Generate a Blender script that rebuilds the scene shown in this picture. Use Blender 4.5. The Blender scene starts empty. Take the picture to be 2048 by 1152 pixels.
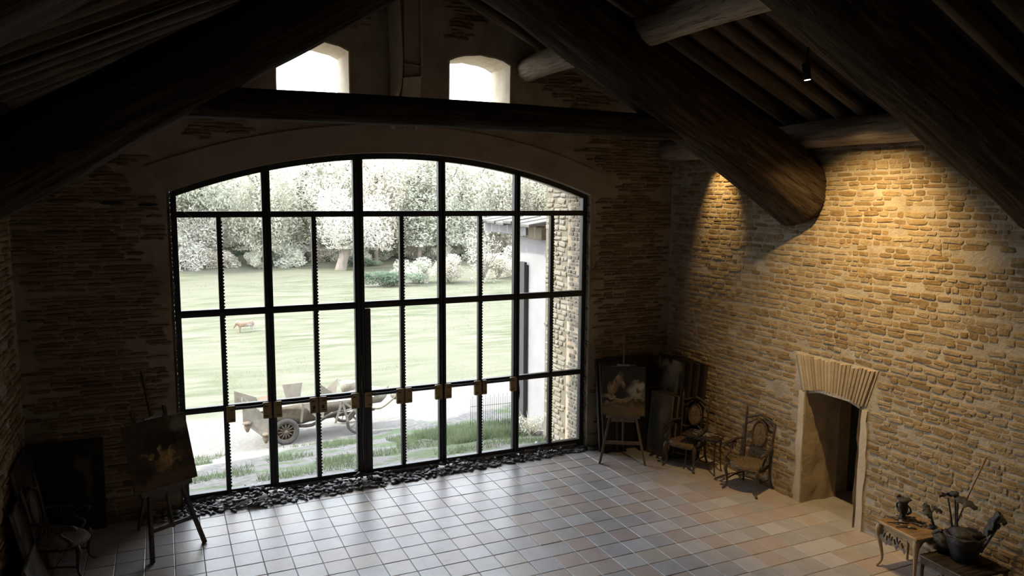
import bpy, bmesh, math, random
import numpy as np
from mathutils import Vector, Matrix, noise as mnoise
random.seed(7); rng=np.random.default_rng(7)
C=bpy.context.scene.collection; PI=math.pi
sc=bpy.context.scene
# ------------------------------------------------------------------ camera
cam_d=bpy.data.cameras.new('camera'); cam=bpy.data.objects.new('camera',cam_d); C.objects.link(cam)
CAM=Vector((-0.616,-10.303,4.326))
r_=Vector((0.90822,-0.41844,0.00613)); d_=Vector((-0.04417,-0.11041,-0.99290)); f_=Vector((0.41615,0.90151,-0.11876))
mw=Matrix(((r_.x,-d_.x,-f_.x,CAM.x),(r_.y,-d_.y,-f_.y,CAM.y),(r_.z,-d_.z,-f_.z,CAM.z),(0,0,0,1)))
cam.matrix_world=mw
cam_d.sensor_width=36; cam_d.lens=1519.5/2048*36; cam_d.clip_start=.05; cam_d.clip_end=400
sc.camera=cam
# ------------------------------------------------------------------ world, sun, exposure
w=bpy.data.worlds.new('world'); sc.world=w; w.use_nodes=True
nt=w.node_tree; nt.nodes.clear()
out=nt.nodes.new('ShaderNodeOutputWorld'); bg=nt.nodes.new('ShaderNodeBackground')
tc=nt.nodes.new('ShaderNodeTexCoord'); sp=nt.nodes.new('ShaderNodeSeparateXYZ'); rp=nt.nodes.new('ShaderNodeValToRGB')
nt.links.new(tc.outputs['Generated'],sp.inputs[0]); nt.links.new(sp.outputs['Z'],rp.inputs[0])
rp.color_ramp.elements[0].position=0; rp.color_ramp.elements[0].color=(.95,.965,1,1)
rp.color_ramp.elements[1].position=.9; rp.color_ramp.elements[1].color=(.78,.87,1,1)
nt.links.new(rp.outputs[0],bg.inputs[0]); bg.inputs[1].default_value=7.5
nt.links.new(bg.outputs[0],out.inputs[0])
sd=bpy.data.lights.new('sun','SUN'); so=bpy.data.objects.new('sun',sd); C.objects.link(so)
sd.energy=9.0; sd.angle=math.radians(2.5); sd.color=(1,.95,.86)
so.rotation_euler=Vector((1.0,-.05,-1.15)).to_track_quat('-Z','Y').to_euler(); so.location=(0,20,20)
sc.view_settings.view_transform='Standard'; sc.view_settings.look='None'
sc.view_settings.gamma=1; sc.view_settings.exposure=.08; sc.view_settings.use_curve_mapping=False
# sky portal lets the sampler find the window
pd=bpy.data.lights.new('window_daylight','AREA'); po=bpy.data.objects.new('window_daylight',pd); C.objects.link(po)
pd.shape='RECTANGLE'; pd.size=6.4; pd.size_y=5; pd.energy=1
po.location=(2.71,1.3,2.45); po.rotation_euler=Vector((0,-1,0)).to_track_quat('-Z','Y').to_euler()
try: pd.cycles.is_portal=True
except Exception: pass

# ------------------------------------------------------------------ materials
def new_mat(name):
    m=bpy.data.materials.new(name); m.use_nodes=True
    return m, m.node_tree, m.node_tree.nodes['Principled BSDF']
def N(nt,typ,**kw):
    n=nt.nodes.new(typ)
    for k,v in kw.items():
        if k.startswith('_'): setattr(n,k[1:],v)
        else: n.inputs[k.replace('__',' ')].default_value=v
    return n
def ramp(nt,src,stops):
    r=nt.nodes.new('ShaderNodeValToRGB'); e=r.color_ramp.elements
    while len(e)<len(stops): e.new(.5)
    for i,(p,c) in enumerate(stops): e[i].position=p; e[i].color=(*c,1) if len(c)==3 else c
    nt.links.new(src,r.inputs[0]); return r.outputs[0]
def mix(nt,fac,a,b,mode='MIX'):
    n=nt.nodes.new('ShaderNodeMix'); n.data_type='RGBA'; n.blend_type=mode
    for v,s in ((fac,0),(a,6),(b,7)):
        if hasattr(v,'node') : nt.links.new(v,n.inputs[s])
        else: n.inputs[s].default_value=v if s==0 else (*v,1)
    return n.outputs[2]
def M(name,cols,scale=4,rough=.8,stretch=(1,1,1),bump=0,bscale=None,tint=None,metallic=0,spec=.5,detail=6,coord='Object',tintmix=.6,crack=False):
    """noise colour between cols (list), optional tint attribute list of colours, bump relief"""
    m,nt,b=new_mat(name)
    tc=N(nt,'ShaderNodeTexCoord'); mp=N(nt,'ShaderNodeMapping'); mp.inputs['Scale'].default_value=stretch
    src=tc.outputs[coord]
    if coord=='Object' and tint:
        gp=N(nt,'ShaderNodeNewGeometry'); src=gp.outputs['Position']
    nt.links.new(src,mp.inputs[0])
    n1=N(nt,'ShaderNodeTexNoise',Scale=scale,Detail=detail,Roughness=.6); nt.links.new(mp.outputs[0],n1.inputs['Vector'])
    k=len(cols)
    col=ramp(nt,n1.outputs[0],[(.3+.4*i/max(1,k-1),c) for i,c in enumerate(cols)])
    if tint:
        at=N(nt,'ShaderNodeAttribute'); at.attribute_name='tint'
        tcol=ramp(nt,at.outputs['Fac'],[(i/(len(tint)-1),c) for i,c in enumerate(tint)])
        col=mix(nt,tintmix,col,tcol)
    if crack:
        m3=N(nt,'ShaderNodeMapping'); m3.inputs['Scale'].default_value=(.28,6,6); nt.links.new(tc.outputs[coord],m3.inputs[0])
        n3=N(nt,'ShaderNodeTexNoise',Scale=2.2,Detail=3,Distortion=.8); nt.links.new(m3.outputs[0],n3.inputs['Vector'])
        cr=ramp(nt,n3.outputs[0],[(.475,(1,1,1)),(.50,(.12,.1,.09)),(.525,(1,1,1))]); col=mix(nt,.85,col,cr,'MULTIPLY')
    nt.links.new(col,b.inputs['Base Color'])
    b.inputs['Roughness'].default_value=rough; b.inputs['Metallic'].default_value=metallic
    b.inputs['Specular IOR Level'].default_value=spec
    if bump:
        n2=N(nt,'ShaderNodeTexNoise',Scale=bscale or scale*4,Detail=8,Roughness=.65); nt.links.new(mp.outputs[0],n2.inputs['Vector'])
        bp=N(nt,'ShaderNodeBump',Strength=bump,Distance=.02); nt.links.new(n2.outputs[0],bp.inputs['Height']); nt.links.new(bp.outputs[0],b.inputs['Normal'])
    return m
MAT={}
MAT['mortar']=M('lime_mortar',[(.36,.315,.25),(.46,.41,.335),(.54,.49,.41)],3.2,.95,bump=1,bscale=18,spec=.15)
MAT['stone']=M('ochre_stone',[(.17,.115,.055),(.36,.265,.15),(.50,.41,.28)],9,.9,bump=1,bscale=40,spec=.15,
   tint=[(.22,.145,.07),(.32,.215,.10),(.42,.30,.15),(.38,.31,.22),(.52,.43,.30),(.47,.37,.22)],tintmix=.55)
MAT['archstone']=M('pale_arch_stone',[(.38,.30,.19),(.50,.42,.30),(.58,.50,.38)],7,.9,bump=.8,bscale=30,spec=.15,tint=[(.34,.26,.15),(.50,.41,.29),(.56,.48,.36)])
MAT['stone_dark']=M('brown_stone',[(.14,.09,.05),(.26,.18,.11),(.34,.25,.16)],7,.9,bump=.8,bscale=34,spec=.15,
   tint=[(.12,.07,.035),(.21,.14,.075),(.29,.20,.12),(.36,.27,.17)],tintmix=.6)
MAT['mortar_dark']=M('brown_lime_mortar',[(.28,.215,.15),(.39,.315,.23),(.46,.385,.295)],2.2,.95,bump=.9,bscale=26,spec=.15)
MAT['plaster']=M('old_brown_plaster',[(.28,.22,.16),(.38,.31,.23),(.34,.30,.25)],1.6,.95,bump=.35,bscale=12,spec=.15)
MAT['pale_plaster']=M('pale_plaster',[(.50,.43,.33),(.60,.53,.42),(.66,.60,.50)],3,.95,bump=.5,bscale=20,spec=.15)
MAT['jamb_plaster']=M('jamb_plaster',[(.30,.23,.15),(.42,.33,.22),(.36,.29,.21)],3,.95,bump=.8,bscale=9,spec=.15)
MAT['tile']=M('terracotta_tile',[(.35,.305,.29),(.48,.445,.435),(.56,.53,.53)],5,.34,bump=.12,bscale=14,spec=.5,
   tint=[(.38,.375,.39),(.56,.55,.57),(.47,.36,.31),(.47,.45,.45),(.53,.46,.38),(.42,.415,.44),(.45,.36,.33)],tintmix=.62)
MAT['joint']=M('tile_joint',[(.24,.22,.20),(.36,.335,.31)],8,.95)
MAT['log']=M('old_timber',[(.024,.017,.012),(.06,.042,.028),(.13,.097,.068)],3.2,.9,stretch=(.35,5,5),bump=1,bscale=7,spec=.12,crack=True)
MAT['log_dark']=M('smoked_timber',[(.018,.014,.011),(.042,.031,.023),(.085,.064,.047)],3.0,.9,stretch=(.35,5,5),bump=1,bscale=7,spec=.12,crack=True)
MAT['log_pale']=M('barked_pale_timber',[(.20,.155,.115),(.36,.29,.22),(.48,.41,.33)],3,.8,stretch=(.5,4,4),bump=.9,bscale=6,crack=True)
MAT['post']=M('pale_post_wood',[(.38,.31,.23),(.52,.45,.36)],5,.8,stretch=(4,4,.6),bump=.5)
MAT['rafter']=M('rafter_wood',[(.06,.043,.028),(.125,.09,.06),(.20,.15,.105)],3.2,.95,stretch=(.5,6,6),bump=.8,bscale=6)
MAT['roofboard']=M('roof_board',[(.012,.009,.007),(.03,.022,.016)],3,.9)
MAT['iron']=M('black_steel',[(.012,.013,.014),(.022,.022,.022)],12,.42,bump=.1,spec=.5)
MAT['brass']=M('aged_brass_case',[(.24,.155,.05),(.33,.22,.08)],14,.5,bump=.15)
MAT['black']=M('black_mark',[(.01,.008,.006),(.02,.015,.01)],8,.7)
MAT['pebble']=M('slate_pebble',[(.06,.06,.064),(.14,.14,.145),(.28,.28,.285)],9,.42,bump=.25,bscale=30,spec=.6,
   tint=[(.04,.04,.045),(.09,.09,.095),(.16,.16,.165),(.30,.29,.28)],tintmix=.65)
MAT['chairwood']=M('dark_vine_wood',[(.022,.015,.010),(.055,.037,.024),(.095,.067,.045)],9,.45,stretch=(1,1,.4),bump=.5,bscale=18)
MAT['cane']=M('worn_cane',[(.07,.05,.027),(.17,.12,.065),(.25,.18,.10)],30,.7,bump=.9,bscale=70)
MAT['seatfabric']=M('faded_striped_fabric',[(.13,.11,.09),(.27,.24,.21),(.10,.07,.05)],14,.85,stretch=(.5,3,1),bump=.4)
MAT['easelwood']=M('easel_wood',[(.11,.08,.05),(.19,.14,.09)],4,.6,stretch=(6,6,1),bump=.2)
MAT['easeldark']=M('dark_easel_wood',[(.045,.035,.026),(.09,.068,.05)],4,.6,stretch=(6,6,1),bump=.2)
MAT['canvas_side']=M('canvas_edge',[(.10,.08,.06),(.18,.15,.12)],12,.9)
MAT['canvas_dark']=M('dark_old_canvas',[(.010,.008,.006),(.03,.02,.013),(.055,.035,.022)],3,.6,bump=.2)
MAT['palewood']=M('pale_gilt_wood',[(.30,.21,.10),(.44,.32,.17),(.36,.25,.13)],7,.5,bump=.3)
MAT['tabletop']=M('brown_tabletop',[(.12,.07,.035),(.26,.16,.08),(.34,.22,.11)],5,.4,stretch=(1,4,1),bump=.2)
MAT['bronze']=M('dark_bronze',[(.018,.018,.019),(.045,.043,.043),(.085,.08,.078)],9,.45,bump=.9,bscale=22,metallic=.35)
MAT['silver']=M('tarnished_metal',[(.12,.12,.12),(.35,.34,.33)],14,.35,metallic=.6)
MAT['palette_paint']=M('dried_paint',[(.08,.08,.09),(.25,.25,.26),(.55,.53,.50)],28,.5,bump=.6)
MAT['white_render']=M('white_lime_render',[(.20,.195,.20),(.24,.235,.235)],2,.95,bump=.15)
MAT['extstone']=M('pale_outside_stone',[(.15,.13,.10),(.19,.17,.13),(.22,.20,.165)],7,.9,bump=.8,bscale=30,
   tint=[(.14,.115,.08),(.18,.16,.12),(.21,.19,.15),(.16,.15,.135)],tintmix=.6)
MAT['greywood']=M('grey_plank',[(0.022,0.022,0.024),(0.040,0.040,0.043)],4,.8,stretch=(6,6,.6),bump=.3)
MAT['tan']=M('tan_limestone',[(0.110,0.092,0.062),(0.140,0.120,0.090)],5,.9)
MAT['rooftile']=M('pale_roof_tile',[(0.085,0.080,0.072),(0.125,0.120,0.113)],6,.9)
MAT['khaki']=M('dusty_khaki_paint',[(.125,.105,.075),(.175,.152,.118),(.20,.18,.145)],6,.75,bump=.3)
MAT['khaki_dark']=M('rusty_khaki',[(.085,.062,.040),(.145,.115,.078)],8,.8,bump=.3)
MAT['tyre']=M('dusty_rubber',[(0.050,0.043,0.037),(0.072,0.065,0.058)],8,.85)
MAT['hub']=M('dark_wheel_wood',[(0.025,0.019,0.015),(0.043,0.033,0.025)],8,.7)
MAT['orange']=M('tan_leather',[(0.110,0.055,0.025),(0.135,0.070,0.035)],8,.7)
MAT['bark']=M('pale_bark',[(.12,.10,.08),(.20,.175,.145)],6,.9,stretch=(1,1,.3),bump=.4)
def leafmat(name,a,b):
    m,nt,bs=new_mat(name); g=N(nt,'ShaderNodeTexCoord'); n=N(nt,'ShaderNodeTexNoise',Scale=.9,Detail=5); nt.links.new(g.outputs['Object'],n.inputs['Vector'])
    c=ramp(nt,n.outputs[0],[(.35,a),(.65,b)])
    o=nt.nodes['Material Output']; df=N(nt,'ShaderNodeBsdfDiffuse'); tr=N(nt,'ShaderNodeBsdfTranslucent'); mx=N(nt,'ShaderNodeMixShader',Fac=.5)
    nt.links.new(c,df.inputs[0]); nt.links.new(c,tr.inputs[0]); nt.links.new(df.outputs[0],mx.inputs[1]); nt.links.new(tr.outputs[0],mx.inputs[2]); nt.links.new(mx.outputs[0],o.inputs[0])
    return m
MAT['leaf_a']=leafmat('haze_paled_leaf',(.46,.46,.38),(.66,.65,.56))  # haze over the wood is put into these pale tree leaf colours
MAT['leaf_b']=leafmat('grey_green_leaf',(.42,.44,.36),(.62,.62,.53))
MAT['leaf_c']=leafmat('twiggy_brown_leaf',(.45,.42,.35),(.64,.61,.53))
MAT['leaf_d']=leafmat('dark_bush_leaf',(.10,.14,.10),(.22,.27,.19))
MAT['leaf_e']=leafmat('blossom_white',(.52,.51,.45),(.66,.65,.59))
MAT['grass']=leafmat('grass_blade',(.07,.095,.05),(.125,.15,.09))
MAT['grass_pale']=leafmat('pale_field_grass',(.15,.165,.10),(.21,.22,.15))
def glass():
    m=bpy.data.materials.new('window_glass'); m.use_nodes=True; nt=m.node_tree; nt.nodes.clear()
    o=N(nt,'ShaderNodeOutputMaterial'); t=N(nt,'ShaderNodeBsdfTransparent'); t.inputs[0].default_value=(.97,.975,.97,1)
    g=N(nt,'ShaderNodeBsdfGlossy',Roughness=.03); fr=N(nt,'ShaderNodeFresnel',IOR=1.35); mx=N(nt,'ShaderNodeMixShader')
    nt.links.new(fr.outputs[0],mx.inputs[0]); nt.links.new(t.outputs[0],mx.inputs[1]); nt.links.new(g.outputs[0],mx.inputs[2]); nt.links.new(mx.outputs[0],o.inputs[0])
    return m
MAT['glass']=glass()
def emis(name,c,s):
    m=bpy.data.materials.new(name); m.use_nodes=True; b=m.node_tree.nodes['Principled BSDF']
    b.inputs['Emission Color'].default_value=(*c,1); b.inputs['Emission Strength'].default_value=s; b.inputs['Base Color'].default_value=(*c,1); return m
MAT['lampface']=emis('lamp_face',(1,.82,.5),9)
def terrain_mat():
    m,nt,b=new_mat('outdoor_ground'); tc=N(nt,'ShaderNodeTexCoord'); sx=N(nt,'ShaderNodeSeparateXYZ'); nt.links.new(tc.outputs['Object'],sx.inputs[0])
    def math_(op,a,c=None):
        n=nt.nodes.new('ShaderNodeMath'); n.operation=op
        for i,v in enumerate((a,c)):
            if v is None: continue
            if hasattr(v,'node'): nt.links.new(v,n.inputs[i])
            else: n.inputs[i].default_value=v
        return n.outputs[0]
    n1=N(nt,'ShaderNodeTexNoise',Scale=.9,Detail=6); nt.links.new(tc.outputs['Object'],n1.inputs['Vector'])
    n2=N(nt,'ShaderNodeTexNoise',Scale=9,Detail=8); nt.links.new(tc.outputs['Object'],n2.inputs['Vector'])
    n3=N(nt,'ShaderNodeTexNoise',Scale=.16,Detail=5); nt.links.new(tc.outputs['Object'],n3.inputs['Vector'])
    mpn=N(nt,'ShaderNodeMapping'); mpn.inputs['Scale'].default_value=(.35,1.6,1); nt.links.new(tc.outputs['Object'],mpn.inputs[0])
    n4=N(nt,'ShaderNodeTexNoise',Scale=1.3,Detail=7); nt.links.new(mpn.outputs[0],n4.inputs['Vector'])
    # lower road edge curve: rises with x
    edge=N(nt,'ShaderNodeFloatCurve'); c=edge.mapping.curves[0]
    xn=math_('DIVIDE',math_('ADD',sx.outputs[0],2),14)
    pts=[(0,4.6),(.13,5.4),(.21,6.7),(.41,9.0),(.68,9.8),(.81,10.5),(1,11.2)]
    c.points[0].location=(0,pts[0][1]/20); c.points[1].location=(1,pts[-1][1]/20)
    for p in pts[1:-1]: c.points.new(p[0],p[1]/20)
    edge.mapping.update(); nt.links.new(xn,edge.inputs['Value'])
    lo=math_('MULTIPLY',edge.outputs[0],20)
    wob=math_('MULTIPLY',math_('SUBTRACT',n1.outputs[0],.5),1.6)
    yy=math_('ADD',sx.outputs[1],wob)
    near=math_('MULTIPLY',math_('SUBTRACT',yy,lo),2.5)       # >0 = road
    hi=math_('ADD',math_('MULTIPLY',sx.outputs[0],.1),12.2)
    far=math_('MULTIPLY',math_('SUBTRACT',yy,hi),1.5)
    gravel=ramp(nt,n2.outputs[0],[(.3,(.06,.058,.058)),(.7,(.115,.11,.108))])
    gr=ramp(nt,n2.outputs[0],[(.3,(.035,.05,.028)),(.7,(.07,.088,.052))])
    patch=ramp(nt,n1.outputs[0],[(.50,(0,0,0)),(.58,(1,1,1))])
    bank=mix(nt,patch,gravel,gr)
    road=ramp(nt,n2.outputs[0],[(.3,(.13,.122,.108)),(.7,(.155,.147,.135))])
    field=ramp(nt,n4.outputs[0],[(.33,(.066,.076,.044)),(.5,(.100,.102,.066)),(.64,(.13,.126,.098))])
    field=mix(nt,ramp(nt,n3.outputs[0],[(.42,(0,0,0)),(.62,(1,1,1))]),field,(.114,.113,.082))
    def clamp(v):
        n=nt.nodes.new('ShaderNodeClamp'); nt.links.new(v,n.inputs[0]); return n.outputs[0]
    c1=mix(nt,clamp(near),bank,road); c2=mix(nt,clamp(far),c1,field)
    nt.links.new(c2,b.inputs['Base Color']); b.inputs['Roughness'].default_value=.95; b.inputs['Specular IOR Level'].default_value=.1
    bp=N(nt,'ShaderNodeBump',Strength=.6,Distance=.05); nt.links.new(n2.outputs[0],bp.inputs['Height']); nt.links.new(bp.outputs[0],b.inputs['Normal'])
    return m
MAT['terrain']=terrain_mat()
def painting(name,base,blobs,nscale=3,warp=.12):
    """brushy picture: soft blobs of colour (cx,cy,rx,ry,deg,colour) over a base, warped by noise; local x,z in -0.5..0.5 (Generated)"""
    m,nt,b=new_mat(name); tc=N(nt,'ShaderNodeTexCoord')
    n=N(nt,'ShaderNodeTexNoise',Scale=nscale,Detail=5); nt.links.new(tc.outputs['Generated'],n.inputs['Vector'])
    va=N(nt,'ShaderNodeVectorMath',_operation='SUBTRACT'); nt.links.new(n.outputs['Color'],va.inputs[0]); va.inputs[1].default_value=(.5,.5,.5)
    vs=N(nt,'ShaderNodeVectorMath',_operation='SCALE'); nt.links.new(va.outputs[0],vs.inputs[0]); vs.inputs['Scale'].default_value=warp*2
    vv=N(nt,'ShaderNodeVectorMath',_operation='ADD'); nt.links.new(tc.outputs['Generated'],vv.inputs[0]); nt.links.new(vs.outputs[0],vv.inputs[1])
    n2=N(nt,'ShaderNodeTexNoise',Scale=14,Detail=6,Distortion=1.5); nt.links.new(vv.outputs[0],n2.inputs['Vector'])
    col=ramp(nt,n2.outputs[0],[(.35,tuple(x*.6 for x in base)),(.65,tuple(x*1.3 for x in base))])
    for cx,cy,rx,ry,dg,c in blobs:
        mp=N(nt,'ShaderNodeMapping'); mp.vector_type='TEXTURE'
        mp.inputs['Location'].default_value=(cx,.5,cy); mp.inputs['Rotation'].default_value=(0,-math.radians(dg),0); mp.inputs['Scale'].default_value=(rx,50,ry)
        nt.links.new(vv.outputs[0],mp.inputs[0]); ln=N(nt,'ShaderNodeVectorMath',_operation='LENGTH'); nt.links.new(mp.outputs[0],ln.inputs[0])
        ad=nt.nodes.new('ShaderNodeMath'); ad.operation='MULTIPLY_ADD'; nt.links.new(n2.outputs[0],ad.inputs[0]); ad.inputs[1].default_value=.9; nt.links.new(ln.outputs['Value'],ad.inputs[2])
        f=ramp(nt,ad.outputs[0],[(.0,(1,1,1)),(.95,(1,1,1)),(1,(0,0,0))]) if False else None
        mr=N(nt,'ShaderNodeMapRange'); mr.inputs['From Min'].default_value=1.0; mr.inputs['From Max'].default_value=1.75; mr.inputs['To Min'].default_value=1; mr.inputs['To Max'].default_value=0
        nt.links.new(ad.outputs[0],mr.inputs[0]); col=mix(nt,mr.outputs[0],col,c)
    nt.links.new(col,b.inputs['Base Color']); b.inputs['Roughness'].default_value=.5; b.inputs['Specular IOR Level'].default_value=.25
    return m

# ------------------------------------------------------------------ mesh helpers
def link(name,me,parent=None,loc=None,rot=None):
    o=bpy.data.objects.new(name,me); C.objects.link(o)
    if parent: o.parent=parent
    if loc is not None: o.location=loc
    if rot is not None: o.rotation_euler=rot
    return o
class MB:
    def __init__(s): s.v=[]; s.f=[]; s.sm=[]
    def add(s,v,f,smooth=False):
        k=len(s.v); s.v+= [tuple(p) for p in v]; s.f+=[tuple(i+k for i in q) for q in f]; s.sm+=[smooth]*len(f); return s
    def box(s,c,sz,R=None,bev=0):
        x,y,z=sz[0]/2,sz[1]/2,sz[2]/2; c=Vector(c)
        if bev:
            b=bev; vs=[]
            for k,(zz,i) in enumerate(((-z,b),(-z+b,0),(z-b,0),(z,b))):
                vs+=[(-x+i,-y+i,zz),(x-i,-y+i,zz),(x-i,y-i,zz),(-x+i,y-i,zz)]
            fs=[(3,2,1,0),(12,13,14,15)]
            for k in range(3):
                for j in range(4): fs.append((4*k+j,4*k+(j+1)%4,4*k+4+(j+1)%4,4*k+4+j))
        else:
            vs=[(a*x,b_*y,c_*z) for c_ in (-1,1) for a,b_ in ((-1,-1),(1,-1),(1,1),(-1,1))]
            fs=[(3,2,1,0),(4,5,6,7)]+[(j,(j+1)%4,4+(j+1)%4,4+j) for j in range(4)]
        vs=[Vector(p) for p in vs]
        if R is not None: vs=[R@p for p in vs]
        return s.add([p+c for p in vs],fs)
    def bar(s,a,b,w,d=None,up=(0,0,1),bev=0):
        a=Vector(a);b=Vector(b); z=(b-a); L=z.length; z.normalize(); up=Vector(up)
        if abs(z.dot(up))>.98: up=Vector((1,0,0))
        x=up.cross(z).normalized(); y=z.cross(x); R=Matrix((x,y,z)).transposed()
        return s.box((a+b)/2,(w,d or w,L),R,bev)
    def tube(s,pts,rad,n=8,smooth=True,sub=1,cap=True,flat=1.0):
        P=[Vector(p) for p in pts]; R=list(rad) if hasattr(rad,'__len__') else [rad]*len(P)
        if sub>1 and len(P)>2:
            Q=[];Rr=[]
            for i in range(len(P)-1):
                p0=P[max(i-1,0)];p1=P[i];p2=P[i+1];p3=P[min(i+2,len(P)-1)]
                for k in range(sub):
                    t=k/sub; Q.append(.5*((2*p1)+(p2-p0)*t+(2*p0-5*p1+4*p2-p3)*t*t+(3*p1-p0-3*p2+p3)*t**3)); Rr.append(R[i]+(R[i+1]-R[i])*t)
            Q.append(P[-1]);Rr.append(R[-1]); P,R=Q,Rr
        vs=[];fs=[]; x=None
        for i,p in enumerate(P):
            t=(P[min(i+1,len(P)-1)]-P[max(i-1,0)])
            if t.length<1e-9: t=Vector((0,0,1))
            t.normalize()
            if x is None:
                u=Vector((0,0,1)) if abs(t.z)<.9 else Vector((1,0,0)); x=u.cross(t).normalized()
            else: x=(x-t*x.dot(t)).normalized()
            y=t.cross(x)
            for k in range(n):
                a=2*PI*k/n; vs.append(p+(x*math.cos(a)+y*math.sin(a)*flat)*R[i])
        for i in range(len(P)-1):
            for k in range(n): fs.append((i*n+k,i*n+(k+1)%n,(i+1)*n+(k+1)%n,(i+1)*n+k))
        if cap: fs.append(tuple(range(n-1,-1,-1))); fs.append(tuple((len(P)-1)*n+k for k in range(n)))
        return s.add(vs,fs,smooth)
    def lathe(s,prof,n=16,c=(0,0,0),smooth=True,wob=0):
        vs=[];fs=[]
        for i,(r,z) in enumerate(prof):
            for k in range(n):
                a=2*PI*k/n; rr=r*(1+wob*math.sin(3*a+i*1.3)*.5+wob*math.sin(5*a+i)*.5); vs.append((c[0]+rr*math.cos(a),c[1]+rr*math.sin(a),c[2]+z))
        for i in range(len(prof)-1):
            for k in range(n): fs.append((i*n+k,i*n+(k+1)%n,(i+1)*n+(k+1)%n,(i+1)*n+k))
        fs.append(tuple(range(n-1,-1,-1))); fs.append(tuple((len(prof)-1)*n+k for k in range(n)))
        return s.add(vs,fs,smooth)
    def ell(s,c,r,n=12,m=8,R=None,wob=0):
        vs=[];fs=[];c=Vector(c)
        for i in range(m+1):
            t=PI*i/m
            for k in range(n):
                a=2*PI*k/n; p=Vector((r[0]*math.sin(t)*math.cos(a),r[1]*math.sin(t)*math.sin(a),r[2]*math.cos(t)))
                if wob: p*=1+wob*mnoise.noise(p*8/max(r)+c*3)
                if R is not None: p=R@p
                vs.append(c+p)
        for i in range(m):
            for k in range(n): fs.append((i*n+k,(i+1)*n+k,(i+1)*n+(k+1)%n,i*n+(k+1)%n))
        return s.add(vs,fs,True)
    def prism(s,poly,d,plane='xz',off=0):
        """poly 2d, extruded by d along the third axis"""
        k=len(poly)
        def P(a,b,c): return {'xz':(a,c,b),'xy':(a,b,c),'yz':(c,a,b)}[plane]
        vs=[P(a,b,off) for a,b in poly]+[P(a,b,off+d) for a,b in poly]
        return s.add(vs,[tuple(range(k-1,-1,-1)),tuple(range(k,2*k))]+[(i,(i+1)%k,k+(i+1)%k,k+i) for i in range(k)])
    def xf(s,Mx): s.v=[tuple(Mx@Vector(p)) for p in s.v]; return s
    def mesh(s,name,mat):
        me=bpy.data.meshes.new(name); me.from_pydata(s.v,[],s.f); me.materials.append(mat)
        me.polygons.foreach_set('use_smooth',s.sm); me.update()
        if len(s.f)<6000:
            b=bmesh.new(); b.from_mesh(me); bmesh.ops.recalc_face_normals(b,faces=b.faces); b.to_mesh(me); b.free()
        return me
    def build(s,name,mat,parent=None,loc=None,rot=None):
        return link(name,s.mesh(name,MAT[mat] if isinstance(mat,str) else mat),parent,loc,rot)
def thing(name,label,cat,loc=(0,0,0),rotz=0,group=None):
    o=bpy.data.objects.new(name,None); C.objects.link(o); o.location=loc; o.rotation_euler=(0,0,rotz); o.empty_display_size=.1
    o['label']=label; o['category']=cat
    if group: o['group']=group
    return o
def tag(o,label,cat,group=None,kind=None):
    o['label']=label; o['category']=cat
    if group: o['group']=group
    if kind: o['kind']=kind
    return o
def struct(o,label=None,cat=None):
    o['kind']='structure'
    if label: o['label']=label
    if cat: o['category']=cat
    return o
def dup(root,loc,rotz=0,label=None,group=None,scale=None):
    def cp(o,par):
        c=o.copy(); C.objects.link(c); c.parent=par
        for ch in [x for x in bpy.data.objects if x.parent==o]: cp(ch,c)
        return c
    r=cp(root,None); r.location=loc; r.rotation_euler=(0,0,rotz)
    if label: r['label']=label
    if group: r['group']=group
    if scale: r.scale=scale
    return r
def addtint(me,val):
    a=me.attributes.new('tint','FLOAT','POINT')
    a.data.foreach_set('value',np.full(len(me.vertices),val,dtype=np.float32) if np.isscalar(val) else np.asarray(val,dtype=np.float32))

# log along A->B, mesh in its own frame with local X the grain
def log_mb(L,ra,rb,n=28,rings=60,wob=.05,seed=0,sq=2.0,bow=0,flatY=1,crack=True):
    mb=MB(); vs=[];fs=[]
    for i in range(rings+1):
        t=i/rings; r=ra+(rb-ra)*t
        for k in range(n):
            a=2*PI*k/n; ca,sa=math.cos(a),math.sin(a)
            rad=r/((abs(ca)**sq+abs(sa)**sq)**(1/sq))
            q=Vector((t*L*.8+seed*7.3,ca*1.2,sa*1.2)); rad*=1+wob*2*mnoise.noise(q)+wob*.9*mnoise.noise(Vector((t*L*1.2,ca*4,sa*4+seed)))+wob*.8*mnoise.noise(Vector((t*L*.35+seed,ca*11,sa*11)))
            cy=.5*wob*r*6*mnoise.noise(Vector((t*L*.5,seed,3))); cz=bow*math.sin(PI*t)+.5*wob*r*6*mnoise.noise(Vector((t*L*.5,seed,9)))
            vs.append((t*L,cy+rad*ca*flatY,cz+rad*sa))
    for i in range(rings):
        for k in range(n): fs.append((i*n+k,(i+1)*n+k,(i+1)*n+(k+1)%n,i*n+(k+1)%n))
    fs.append(tuple(range(n))); fs.append(tuple(rings*n+k for k in range(n-1,-1,-1)))
    mb.add(vs,fs,True); mb.sm[-1]=mb.sm[-2]=False; return mb
def frameX(A,B):
    A=Vector(A);B=Vector(B); x=(B-A).normalized(); u=Vector((0,0,1)) if abs(x.z)<.95 else Vector((0,1,0)); y=u.cross(x).normalized(); z=x.cross(y)
    return Matrix(((x.x,y.x,z.x,A.x),(x.y,y.y,z.y,A.y),(x.z,y.z,z.z,A.z),(0,0,0,1))),(B-A).length
def log(name,A,B,ra,rb,mat='log',parent=None,**kw):
    Mx,L=frameX(A,B); o=log_mb(L,ra,rb,**kw).build(name,mat,parent); o.matrix_local=Mx; return o

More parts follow.
